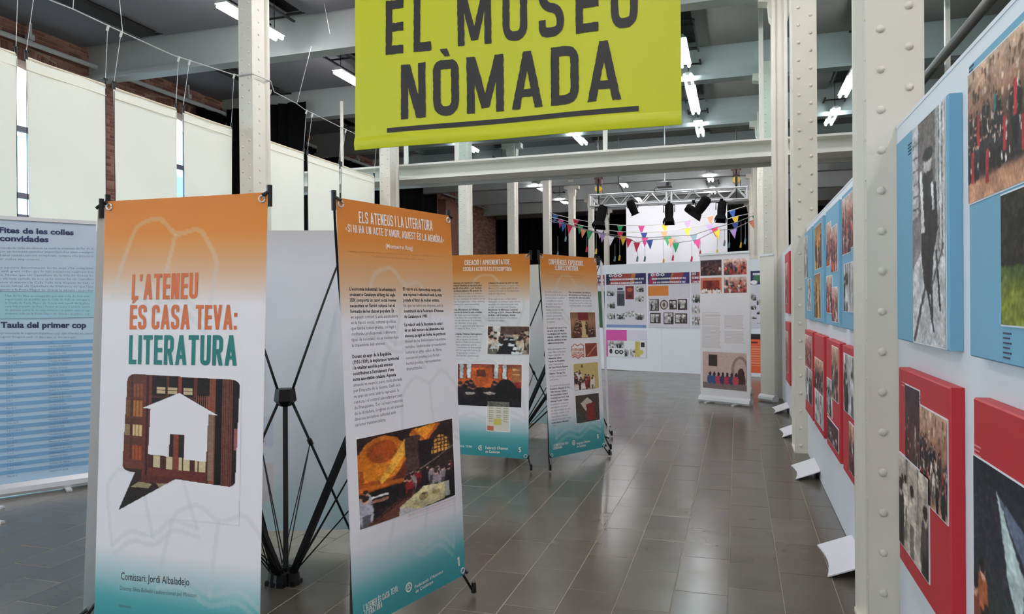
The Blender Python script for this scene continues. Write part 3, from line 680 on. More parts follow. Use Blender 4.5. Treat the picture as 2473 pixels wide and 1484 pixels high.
# ================================================================== HANGING WHITE CLOTHS
CX_ = -6.3
spans = [(4.0, 4.98, 'cut by the left edge of the photo'), (5.06, 5.96, 'between the bright window gap and the brick gap'), (6.05, 6.955, 'between the brick gap and the second window gap'), (7.05, 7.93, 'just left of the nearest left column'),
         (8.62, 9.58, 'just right of the nearest left column'), (9.66, 10.60, 'behind the upright pole of the banner numbered 1'), (10.65, 11.81, 'last one, ending at the second left column')]
cloth_tops = []
for i, (y0, y1, lb) in enumerate(spans):
    t = thing('hanging_cloth', 'white translucent cloth hanging from the cable, ' + lb, 'cloth', (CX_, (y0 + y1) / 2, 0.5), 'white cloths hanging in a row')
    z1 = 3.76; z0 = 0.5; nx, nz = 10, 24; vs = []
    for j in range(nz + 1):
        for k in range(nx + 1):
            u, v = k / nx, j / nz; w = .012 * math.sin(u * PI) * math.cos(v * 5 + i) + .006 * math.sin(u * 9 + i * 2 + v * 2)
            yy = y0 + (y1 - y0) * u; pin = .02 * math.sin(PI * min(1, v * 1.3)) * (1 if u < .5 else -1) * (abs(u - .5) * 2) ** 3
            vs.append((CX_ + w, yy + pin, z1 + (z0 - z1) * v - (.012 * math.sin(u * PI) if j == 0 else 0)))
    b = MB(); b.add(vs, [(j * (nx + 1) + k, (j + 1) * (nx + 1) + k, (j + 1) * (nx + 1) + k + 1, j * (nx + 1) + k + 1) for j in range(nz) for k in range(nx)])
    b.build('cloth_sheet', M_CLOTH, t, smooth=True)
    b = MB(); b.box((CX_ - .005, y0 + .01, z1 - .13), (CX_ + .012, y1 - .01, z1 - .125)); b.build('hem', M_CLOTH, t)
    b = MB(); b.tube([(CX_, y0 + .005, z1 - .02), (CX_, y1 - .005, z1 - .02)], .012, 6); b.build('top_rod', M_CLOTH, t)
    for y in (y0 + .01, y1 - .01):
        b = MB(); b.tube([(CX_, y, z1 - .03), (CX_, y, z1 + .05)], .014, 6); b.tube([(CX_, y - .02, z1 + .045), (CX_, y + .02, z1 + .045)], .012, 6); b.build('clip', M_BLACK, t)
        b = MB(); b.tube([(CX_, y, z1 - .05), (CX_ - .02, y, 0.9)], .004, 5); b.build('edge_cord', M_BLACK, t)
        cloth_tops.append((y, z1 + .05))
t = thing('cable_line', 'thin steel cable strung past the left column, carrying the white cloths', 'cable', (-6.25, 8, 4.4))
def cw(x, y, X=-6.22): return tuple(on(0, X, x, y))
L1 = [cw(*p) for p in ((60, -30), (120, 0), (176, 22), (278, 70), (417, 133), (560, 179), (576, 182))]
L2 = [cw(*p) for p in ((662, 222), (716, 250), (735, 264), (818, 305), (905, 345))]
b = MB(); b.tube(L1, .006, 6); b.build('cable', M_WIRE, t); b = MB(); b.tube(L2, .006, 6); b.build('cable', M_WIRE, t)
zc = 4.3; cy = 8.15
_d = 6.1 * F0 / math.cos(TH) / (1780 - 620); cy = (_d - 6.1 * math.sin(TH)) / math.cos(TH)
zc = on(1, cy - .19, 600, 181)[2]
b = MB(); b.tube([L1[-1], (-6.21, cy - .2, zc), (-5.99, cy - .2, zc + .01), (-5.985, cy + .19, zc + .02), L2[0]], .008, 6); b.build('cable_loop', M_WIRE, t)
for a, c in (((179, -20), (176, 22)), ((288, -5), (296, 77)), ((752, 112), (717, 250)), ((783, 8), (797, 82))):
    b = MB(); p = cw(*a); q = cw(*c); b.tube([p, q], .0035, 5); b.build('suspension_wire', M_WIRE, t)
def cable_z(y):
    P = L1 + L2
    for p, q in zip(P[:-1], P[1:]):
        if p[1] <= y <= q[1]: return p[2] + (q[2] - p[2]) * (y - p[1]) / (q[1] - p[1])
    return P[0][2] if y < P[0][1] else P[-1][2]
for i, (y, z) in enumerate(cloth_tops):
    yt = y + (.03 if i % 2 == 0 else -.03); b = MB(); b.tube([(CX_, y, z), (-6.23, yt, cable_z(yt))], .003, 5)
    b.build('drop_cord', M_WIRE, t)
    b = MB(); b.tube([(-6.24, yt, cable_z(yt) - .05), (-6.22, yt, cable_z(yt) + .01)], .014, 6); b.build('cable_clamp', M_WIRE, t)
p = on(1, 12.0, 825, 245); q = on(1, 12.0, 826, 402)
b = MB(); b.tube([tuple(p), (q[0], q[1], 0.0)], .03, 8); tag(b.build('white_conduit', M_COLUMN, org=(q[0], q[1], 0), smooth=True), 'thin white pole between the last two hanging cloths', 'pole')

# ================================================================== LIME BANNER
YB = 4.4
sh = Sheet(on(1, YB, 846, -190), on(1, YB, 1642, -250), on(1, YB, 857, 361), on(1, YB, 1646, 303), .012)
zt = sh.c[0][2]; zb = (sh.c[2][2] + sh.c[3][2]) / 2; xl, xr = sh.c[2][0], sh.c[3][0]
sh = Sheet((xl, YB, zt), (xr, YB, zt), (xl, YB, zb), (xr, YB, zb), 0.0)
def wav(u, v, off=0):
    return V(xl + (xr - xl) * u, YB - off + .018 * math.sin(3.2 * u + 1.3) * (1 - v) + .010 * math.sin(11 * u + 3 * v), zt + (zb - zt) * v)
sh.S = wav
t = thing('hanging_banner', 'large lime green banner reading EL MUSEU NÒMADA hung overhead', 'banner', ((xl + xr) / 2, YB, zb))
b = MB(); nx, nz = 60, 30
for off, sg in ((0, 1), (-.004, -1)):
    b.add([wav(i / nx, j / nz, off) for j in range(nz + 1) for i in range(nx + 1)], [(j * (nx + 1) + i, (j + 1) * (nx + 1) + i, (j + 1) * (nx + 1) + i + 1, j * (nx + 1) + i + 1) for j in range(nz) for i in range(nx)])
b.build('banner_sheet', M_LIME, t, smooth=True, fix=False)
b = MB(); hemv = 1 - .085 / (zt - zb)
b.add([wav(i / nx, v, .004 + .010 * math.sin(PI * k / 4)) for k, v in enumerate(np.linspace(hemv, 1, 5)) for i in range(nx + 1)], [(j * (nx + 1) + i, (j + 1) * (nx + 1) + i, (j + 1) * (nx + 1) + i + 1, j * (nx + 1) + i + 1) for j in range(4) for i in range(nx)])
b.build('bottom_hem', M_LIME, t, smooth=True, fix=False)
for z, nm in ((zb + .04, 'bottom_rod'), (zt - .03, 'top_rod')):
    b = MB(); b.tube([(xl + .01, YB + .015, z), (xr - .01, YB + .015, z)], .012, 8); b.build(nm, M_ALU, t)
for x in (xl + .1, xr - .1):
    b = MB(); b.tube([(x, YB + .012, zt - .03), (x, YB + .012, CEILZ)], .005, 5); b.build('hanging_cord', M_WIRE, t)
def ragged(T, amp, seed):
    vs, fs, w, c = T; r = random.Random(seed); nv, nf = [], []
    for f in fs:                                     # subdivide edges so the wood-type outline can wobble
        pts = [vs[i] for i in f]; out = []
        for i in range(len(pts)):
            p, q = V(*pts[i]), V(*pts[(i + 1) % len(pts)]); L = np.linalg.norm(q - p); k = max(1, int(L / .05))
            for m in range(k):
                s_ = p + (q - p) * m / k; rr_ = random.Random(hash((round(s_[0], 3), round(s_[1], 3), seed))); out.append((s_[0] + rr_.uniform(-amp, amp), s_[1] + rr_.uniform(-amp, amp)))
        n = len(nv); nv += out; nf.append(tuple(range(n, n + len(out))))
    return nv, nf, w, c
def word(sheet, b, s_, L, R_, tops, w=.44, t_=.15, sp=.1, off=.004, rag=.006):
    T = block_text(s_, w, t_, sp)
    if rag: T = ragged(T, rag, len(s_))
    sheet.text(b, T, L, R_, tops, off)
b = MB()
word(sh, b, 'EL', (932, 133), (1042, 122), 3, .52, .165, .27)
word(sh, b, 'MUSEU', (1106, 112), (1541, 65), -24, .58, .165, .27)
word(sh, b, 'NÒMADA', (969, 289), (1500, 240), 158, .56, .165, .17)
o = b.split('lettering', M_INK, t, fix=False)
b = MB(); a0 = sh.uv(935, 321); a1 = sh.uv(1543, 272); a2 = sh.uv(935, 310); n = 30
vv = [wav(a0[0] + (a1[0] - a0[0]) * i / n, y, .004) for y in (a2[1], a0[1]) for i in range(n + 1)]
b.add(vv, [(i, i + 1, n + 2 + i, n + 1 + i) for i in range(n)]); b.build('underline', M_INK, t, fix=False)

# ================================================================== RIGHT-HAND SCREENS AND PHOTO BOARDS
SX = 0.616
def screen(y0, y1, z1, label):
    t = thing('display_screen', label, 'display screen', (SX + .015, (y0 + y1) / 2, 0), 'white display screens along the right columns')
    b = MB(); b.box((SX, y0, .004), (SX + .03, y1, z1)); b.build('panel', M_WHITE, t)
    b = MB(); b.box((SX - .002, y0, z1), (SX + .032, y1, z1 + .012)); b.build('edge_strip', M_WHITE, t)
    return t
def foot(t, yc, L=.5):
    b = MB(); n = 8; top = []
    for k in range(n + 1):
        u = k / n; top.append((.432 + .028 * math.sin(PI * u), yc - L / 2 + L * u))
    vs = []
    for x, y in top: vs += [(x, y, .002), (x, y, .009), (SX - .001, y, .075), (SX - .001, y, .083)]
    fs = []
    for k in range(n):
        a, c = 4 * k, 4 * (k + 1); fs += [(a + 1, a + 3, c + 3, c + 1), (a, c, c + 2, a + 2), (a, a + 1, c + 1, c), (a + 2, c + 2, c + 3, a + 3)]
    fs += [(0, 2, 3, 1), (4 * n, 4 * n + 1, 4 * n + 3, 4 * n + 2)]
    b.add(vs, fs); b.build('foot_plate', M_FOOT, t)
s1 = screen(1.15, 3.222, 2.105, 'nearest white display screen at the right edge of the photo'); foot(s1, 1.55)
s2 = screen(3.60, 7.19, 2.09, 'white display screen between the first and second right columns'); foot(s2, 4.24); foot(s2, 6.36)
s3 = screen(7.58, 11.15, 2.09, 'white display screen between the second and third right columns'); foot(s3, 8.2); foot(s3, 9.9)
BLUE, RED = (112, 166, 194), (180, 34, 44)
M_BB = mat('blue_board_paint', BLUE, .55, var=.02); M_RB = mat('red_board_paint', RED, .5, var=.03)
FX = SX - .038
def board(yf, yn, zt_, zb_, m, label, photos, group):
    t = thing('photo_board', label, 'photo board', (SX - .02, (yf + yn) / 2, zb_), group)
    b = MB(); e = .004
    b.add([(SX - .001, yn, zb_), (SX - .001, yf, zb_), (SX - .001, yf, zt_), (SX - .001, yn, zt_), (FX + e, yn, zb_), (FX + e, yf, zb_), (FX + e, yf, zt_), (FX + e, yn, zt_),
           (FX, yn + e, zb_ + e), (FX, yf - e, zb_ + e), (FX, yf - e, zt_ - e), (FX, yn + e, zt_ - e)],
          [(3, 2, 1, 0), (0, 1, 5, 4), (1, 2, 6, 5), (2, 3, 7, 6), (3, 0, 4, 7), (4, 5, 9, 8), (5, 6, 10, 9), (6, 7, 11, 10), (7, 4, 8, 11), (8, 9, 10, 11)])
    b.build('board', m, t)
    for n, (a0, a1, z1, z0, kind, seed) in enumerate(photos):  # distances from far edge, heights
        y0, y1 = yf - a0, yf - a1; off = .0015 + .001 * n
        b = MB(); b.box((FX - off, y1 - .004, z0 - .004), (FX, y0 + .004, z1 + .004)); b.build('photo_border', M_WHITE, t)
        S = lambda u, v, o, y0=y0, y1=y1, z0=z0, z1=z1: V(FX - o, y0 + (y1 - y0) * u, z1 + (z0 - z1) * v)
        res = 150 if yn < 3.2 else 50
        c = kind if isinstance(kind, Cv) else photo(kind, int(res * abs(a1 - a0) / .5) + 12, int(res * abs(z1 - z0) / .5) + 12, seed)
        paint_obj('photo_print', [unwrap(S, c, off + .001)], t)
    return t
def cap_(t, yf, a, z, c=(60, 70, 90), n=4, w=.05):
    b = MB()
    for k in range(n): b.box((FX - .0016, yf - a - w * (1 if k % 2 == 0 else .8), z - .011 * k - .004), (FX - .0006, yf - a, z - .011 * k))
    b.build('caption', mat('caption_%d_%d_%d' % c, c, .6), t)
def z_on(x, y): p = on(0, FX, x, y); return p[1], p[2]
def man_():                                           # standing figure with stick, black and white
    c = Cv(90, 240, (200, 198, 200)); c.rect(0, 0, .22, .62, (186, 182, 186)); c.rect(.2, 0, .78, .45, (112, 104, 104)); c.noise(10, 3)
    for k in range(9): c.rect(0.02, .08 + k * .06, .24, .087 + k * .06, (90, 84, 86))
    c.rect(.72, 0, .8, .6, (160, 156, 156)); c.rect(.82, 0, .84, .6, (90, 84, 84)); c.rect(.9, 0, .93, .62, (80, 76, 76)); c.poly([(0, .42), (.3, .42), (.3, .58), (0, .66)], (132, 122, 126))
    c.poly([(.3, .35), (.74, .3), (.8, .5), (.66, .62), (.62, .78), (.5, .78), (.38, .74), (.3, .6)], (52, 48, 50)); c.ell(.5, .2, .12, .05, (190, 182, 180)); c.ell(.5, .165, .16, .03, (50, 46, 48))
    c.rect(.36, .24, .66, .36, (60, 56, 58)); c.poly([(.25, .22), (.32, .22), (.4, .5), (.3, .5)], (222, 220, 220)); c.poly([(.6, .3), (.66, .3), (.7, .42), (.64, .42)], (216, 214, 214))
    c.line([(.44, .72), (.66, .93)], .05, (56, 52, 54), asp=2.7); c.line([(.42, .74), (.05, .985)], .06, (70, 66, 68), asp=2.7); c.line([(.6, .62), (.62, .9)], .05, (60, 56, 58), asp=2.7); c.line([(.74, .6), (.85, .84)], .05, (60, 56, 58), asp=2.7); c.line([(.94, .58), (.62, .74)], .04, (96, 92, 92), asp=2.7)
    return c.noise(12, 5, 2)
def crowd_():
    c = Cv(150, 110); c.vgrad([(0, (206, 172, 150)), (.3, (160, 116, 96)), (.42, (96, 66, 58)), (.8, (40, 34, 38)), (.86, (182, 132, 106)), (1, (196, 144, 116))])
    r = random.Random(4)
    for k in range(60):
        x, y = r.random(), r.uniform(0, .33); c.rect(x, y, x + r.uniform(.01, .04), y + .05, r.choice([(220, 196, 176), (110, 76, 62), (136, 96, 80), (84, 60, 52)]))
    c.people(60, .3, .6, .05, [(28, 28, 36), (36, 34, 42), (52, 44, 50), (30, 34, 44)], (210, 168, 150), 9)
    for x, y in ((.06, .62), (.3, .66), (.56, .5), (.8, .56), (.16, .36), (.7, .3)): c.rect(x, y, x + .045, y + .24, (168, 44, 50))
    for k in range(24): x, y = r.random(), r.uniform(.3, .8); c.ell(x, y, .008, .03, (226, 214, 208))
    c.rect(.42, .3, .46, .42, (70, 124, 124))
    return c.noise(16, 6, 2)
def feast_():
    c = Cv(110, 150, (36, 34, 38)); c.vgrad([(0, (28, 28, 38)), (.3, (46, 44, 58)), (.6, (40, 46, 44)), (1, (70, 40, 36))]); c.poly([(.28, .08), (.6, .38), (1, .52), (1, .75), (.55, .62), (.4, .4)], (190, 204, 204)); c.poly([(.3, .1), (1, .3), (1, .5), (.62, .35)], (96, 104, 124))
    c.people(14, .35, .8, .12, [(44, 60, 44), (120, 60, 44), (34, 34, 40), (178, 96, 60)], (206, 160, 140), 5); c.ell(.62, .75, .1, .12, (30, 28, 28)); c.ell(.9, .95, .2, .15, (186, 84, 50))
    return c.noise(18, 2, 2)
def groupbw(seed):
    c = photo('bw', 70, 100, seed); c.a *= np.array([1.02, .97, .9]); return c
def man(): return organic(man_(), 3, .5)
def crowd(): return organic(crowd_(), 4, .7)
def feast(): return organic(feast_(), 5, .9)
# near screen, blue boards
ys = 2.155, 1.47
t = board(2.147, 1.46, 2.028, 1.272, M_BB, 'blue photo board at top right with the crowd picture, cut by the frame', [(0.002, .46, 2.0, 1.668, crowd(), 1), (.245, .66, 1.655, 1.362, photo('garden', 120, 90, 3), 2)], 'blue photo boards')
cap_(t, 2.147, .01, 2.02, w=.035, n=3); cap_(t, 2.147, .25, 1.345, w=.05, n=6)
t = board(3.038, 2.344, 2.01, 1.272, M_BB, 'blue photo board with the tall black and white picture of a standing man', [(.27, .675, 2.0, 1.278, man(), 1)], 'blue photo boards')
cap_(t, 3.038, .2, 1.965, w=.05, n=4)
t = board(2.12, 1.43, 1.168, .44, M_RB, 'red photo board at lower right with the marquee meal picture, cut by the frame', [(.005, .6, 1.02, .47, feast(), 1)], 'red photo boards')
cap_(t, 2.12, .01, 1.05, (214, 130, 130), 3)
t = board(3.02, 2.335, 1.168, .447, M_RB, 'red photo board with three overlapping group pictures, beside the nearest column', [(.12, .33, 1.115, .76, photo('dusk', 60, 110, 4), 4), (.34, .665, 1.07, .77, photo('street', 90, 90, 8), 8), (.02, .45, .85, .52, groupbw(3), 3)], 'red photo boards')
cap_(t, 3.02, .06, 1.12, (214, 130, 130), 2); cap_(t, 3.02, .3, 1.1, (214, 130, 130), 2)
edges2 = [(6.935, 6.27), (6.145, 5.49), (5.315, 4.665), (4.53, 3.87)]
bl = [[(.02, .30, 1.98, 1.62, 'bw', 3), (.27, .58, 1.60, 1.34, 'bw', 5)], [(.12, .58, 1.98, 1.66, 'gold', 2), (.08, .5, 1.62, 1.29, 'gold', 7)],
      [(.03, .3, 1.93, 1.65, 'fair', 2), (.3, .6, 1.88, 1.60, 'fair', 3), (.04, .34, 1.58, 1.34, 'fair', 4), (.34, .62, 1.50, 1.29, 'fair', 6)], [(.02, .35, 1.99, 1.68, 'fair', 11), (.35, .64, 1.99, 1.70, 'fair', 12), (.1, .62, 1.62, 1.36, 'bw', 8)]]
rd = [[(.04, .6, 1.12, .86, 'fair', 21), (.05, .62, .84, .56, 'bw', 22)], [(.04, .62, .98, .74, 'street', 23), (.05, .62, .73, .5, 'bw', 24)],
      [(.02, .3, .9, .66, 'bw', 25), (.3, .6, 1.13, .8, 'street', 26), (.05, .6, .64, .5, 'dusk', 27)], [(.05, .62, 1.12, .8, 'bw', 28), (.25, .62, .76, .5, 'street', 29)]]
nmB = ['with black and white pictures, farthest of the middle screen', 'with two golden yellow pictures', 'with four small reddish pictures', 'right of the four-picture one, partly hidden by the nearest column']
nmR = ['farthest of the middle screen, below the black and white one', 'below the golden picture board', 'below the four-picture blue board', 'partly hidden by the nearest column, lower row']
for i, (a, c) in enumerate(edges2):
    board(a, c, 2.02, 1.262, M_BB, 'blue photo board ' + nmB[i], bl[i], 'blue photo boards')
    board(a - .0, c - .0, 1.165, .447, M_RB, 'red photo board ' + nmR[i], rd[i], 'red photo boards')
yf, yn = z_on(1896, 700)[0], z_on(1906, 700)[0]
for k, (z1, z0, s_) in enumerate(((2.0, 1.27, 'upper'), (1.165, .43, 'lower'))):
    board(yf, yn, z1, z0, M_RB, '%s red photo board on the third screen, seen left of the second column' % s_, [(.1, .5, z1 - .12, z0 + .12, 'fair', 31 + k)], 'red photo boards')

# ================================================================== BANNER STANDS (X-frames back to back)
ORANGE, TEAL, PAPER = (206, 128, 52), (52, 138, 146), (226, 225, 230)
WMK = (196, 202, 202)
def book(c, x, y, s_, asp, rot=0.0, al=.3, col=WMK):  # open-book watermark
    P = [(-.5, .25), (-.42, -.3), (-.2, -.42), (0, -.3), (.22, -.42), (.46, -.2), (.5, .3)]; Q = [(-.5, .25), (-.25, .16), (0, .28), (.25, .16), (.5, .3)]; R2 = [(0, -.3), (0, .28)]; S2 = [(-.5, .33), (-.25, .25), (0, .36), (.25, .25), (.5, .38)]
    ca, sa = math.cos(rot), math.sin(rot)
    for L in (P, Q, R2, S2): c.line([(x + s_ * (a * ca - b_ * sa), y + s_ * (a * sa + b_ * ca) / asp) for a, b_ in rr(L, .08, 3)], s_ * .04, col, al, asp)
def sheet_canvas(orange_v, teal_v, books, w=110, h=240):
    c = Cv(w, h)
    o1 = tuple(np.array(ORANGE) * 1.0); 
    c.vgrad([(0, (200, 120, 46)), (orange_v * .45, ORANGE), (orange_v, tuple(np.array(ORANGE) * .45 + np.array(PAPER) * .5)), (orange_v * 1.45, PAPER), (teal_v - .07, PAPER), (teal_v, (150, 188, 196)), (teal_v + .04, (80, 156, 164)), (min(1, teal_v + .1), TEAL), (1.01, TEAL)])
    for k in books: book(c, *k[:3], asp=h / w, rot=k[3])
    return c
def stand(sheetdef, center, hub_z, front, label, group, back=None, name='banner_stand', lean_feet=True, bulge=.012, foot_out=.10, hidden=False):
    """sheetdef: four corners; centre: where the rear legs meet on the floor"""
    s_ = Sheet(*sheetdef, bulge); ctr = V(*center, 0.0)
    mid = (s_.c[0] + s_.c[1] + s_.c[2] + s_.c[3]) / 4; inw = ctr - mid; inw[2] = 0; inw /= np.linalg.norm(inw)
    out_n = s_.n if s_.n @ inw < 0 else -s_.n; flip = s_.n @ inw > 0
    t = thing(name, label, 'banner', (mid[0], mid[1], 0), group)
    layers = []
    fo = .0
    if front is not None: layers.append(unwrap(s_.S, front, .0015 * (1 if not flip else -1)))
    bk = back if back is not None else Cv(12, 24).vgrad([(0, (214, 208, 200)), (.3, (218, 218, 222)), (.85, (212, 216, 220)), (1, (170, 196, 202))])
    layers.append(unwrap(s_.S, bk, 0.0))
    paint_obj('banner_sheet', layers, t)
    hub = mid + inw * .30; hub[2] = hub_z
    tl, tr, bl_, br = s_.c
    # hub
    b = MB(); b.tube([hub + V(0, 0, .035) - inw * 0, hub + V(0, 0, -.03)], [.052, .06], 6); b.tube([hub + V(0, 0, -.03), hub + V(0, 0, -.06)], [.06, .03], 6); b.build('hub', M_BLACK, t)
    side = (tr - tl) / np.linalg.norm(tr - tl)
    for nm, cnr, sg in (('upper_arm', tl, -1), ('upper_arm', tr, 1)):
        e = cnr + inw * .012 + V(0, 0, .018); a = hub + side * sg * .04 + V(0, 0, .03); m_ = (a * .45 + e * .55) + side * sg * -.012 - inw * (-.05)
        pts = [a * (1 - u) ** 2 + m_ * 2 * u * (1 - u) + e * u * u for u in np.linspace(0, 1, 9)]
        b = MB(); b.tube(pts, np.linspace(.0072, .0052, 9), 6); arm = b.build(nm, M_BLACK, t, smooth=True)
        b = MB(); b.tube([e - V(0, 0, .07), e + V(0, 0, .012)], [.010, .011], 6); b.tube([e - inw * .0 + V(0, 0, -.012), cnr - inw * .018 - side * sg * .012 + V(0, 0, -.012)], .007, 6); b.build('hook', M_BLACK, arm)
        g = s_.S(.03 if sg < 0 else .97, .014, 0) - inw * .004
        ring = [g + .013 * (math.cos(q) * side + math.sin(q) * V(0, 0, 1)) for q in np.linspace(0, 2 * PI, 13)]
        b = MB(); b.tube(ring, .0035, 5); b.build('grommet', M_ALU, t, smooth=True)
    base = ctr - inw * .055
    joints = []
    for cnr, sg in ((bl_, -1), (br, 1)):
        ft = cnr + side * sg * .03 - inw * .03; ft[2] = .012; a = hub + side * sg * .035 - V(0, 0, .035); e = cnr + inw * .015
        b = MB(); b.tube([a, e, ft], [.008, .0065, .0065], 6); arm = b.build('lower_arm', M_BLACK, t, smooth=True)
        b = MB(); b.tube([ft + V(0, 0, .05) * 1, ft], [.011, .013], 6); b.build('foot_tip', M_BLACK, arm)
        b = MB(); b.tube([e + V(0, 0, .025), e - inw * .03 + V(0, 0, .01)], .008, 6); b.build('hook', M_BLACK, arm)
        g = s_.S(.03 if sg < 0 else .97, .986, 0) - inw * .004; ring = [g + .013 * (math.cos(q) * side + math.sin(q) * V(0, 0, 1)) for q in np.linspace(0, 2 * PI, 13)]
        b = MB(); b.tube(ring, .0035, 5); b.build('grommet', M_ALU, t, smooth=True)
        j = a + (e - a) * .30; joints.append(j)
        b = MB(); b.tube([j - (e - a) * .02, j + (e - a) * .02], .014, 6); b.build('joint', M_BLACK, t)
    legt = hub - V(0, 0, .05)
    b = MB(); b.bar(tuple(legt), tuple(base + V(0, 0, .05)), .026, .03); b.build('rear_leg', M_BLACK, t)
    b = MB(); b.tube([base + V(0, 0, .0), base + V(0, 0, .06)], [.04, .032], 8); b.box(tuple(base + V(-.035, -.035, 0)), tuple(base + V(.035, .035, .022))); b.build('foot_block', M_BLACK, t)
    for j in joints:
        b = MB(); b.tube([j, base + V(0, 0, .05)], .0035, 5); b.build('strut', M_BLACK, t)
        b = MB(); b.tube([j + (base - j) * .02, base + inw * -.01 + side * .02 + V(0, 0, .07)], .0030, 5); b.build('strut', M_BLACK, t)
    return t, s_
def rel(o, sd): return o
GRP = 'banner stands of the orange and teal series'
# --- title banner (left front)
A_ = [at(255, 487, 3.0), at(647, 465, 2.75), at(227, 1531, 2.89), at(626, 1605, 2.64)]
ctr1 = tuple(at(690, 1400, 1.42 * F0 / (1400 - 732))[:2])
cA = sheet_canvas(.17, .87, [(.42, .17, .62, .25), (.33, .70, .55, -.3), (.74, .80, .62, .12)], 130, 290)
tA, sA = stand(A_, ctr1, .93, cA, "tall title banner with the house-shaped cut-out picture, nearest at left", GRP)
BROWNO, TEALD = mat('burnt_orange_ink', (200, 104, 56), .6), mat('dark_teal_ink', (22, 112, 108), .6)
b = MB(); word(sA, b, "L'ATENEU", (319, 725), (478, 722), 664, .42, .155, .07, .003, 0)
word(sA, b, "ÉS", (314, 796), (354, 796), 737, .42, .155, .07, .003, 0); word(sA, b, "CASA", (367, 796), (459, 796), 737, .42, .155, .07, .003, 0); word(sA, b, "TEVA:", (473, 796), (573, 797), 737, .42, .155, .07, .003, 0)
b.split('title_lettering', BROWNO, tA, fix=False, label='burnt orange title letters')
b = MB(); word(sA, b, "LITERATURA", (312, 880), (573, 884), 810, .42, .155, .07, .003, 0); b.split('title_lettering', TEALD, tA, fix=False, label='teal title letters')
b = MB(); sA.text(b, font_text('Comissari: Jordi Albaladejo', .004), (292, 1400), (458, 1415), 1382); b.split('credit_lettering', M_INK, tA, fix=False)
b = MB(); sA.text(b, font_text('Disseny: Sílvia Bellvehí i subvencionat pel Ministeri', 0), (290, 1425), (476, 1444), 1415); sA.text(b, font_text('Patrocini:', 0), (288, 1467), (318, 1470), 1459); b.split('small_lettering', mat('grey_green_ink', (84, 104, 104), .6), tA, fix=False)
b = MB()
for k in range(6): sA.text(b, font_text(['Foto de la portada:', 'Biblioteca històrica de l’ateneu', 'amb els armaris de fusta', 'i la col·lecció de llibres', 'antics conservats', 'Fons propi'][k]), (500 + 9 * (k % 3), 1190 + 5 * k), (567, 1192 + 5 * k), 1187 + 5 * k)
b.split('photo_credit', mat('pale_red_ink', (206, 150, 146), .6), tA, fix=False)
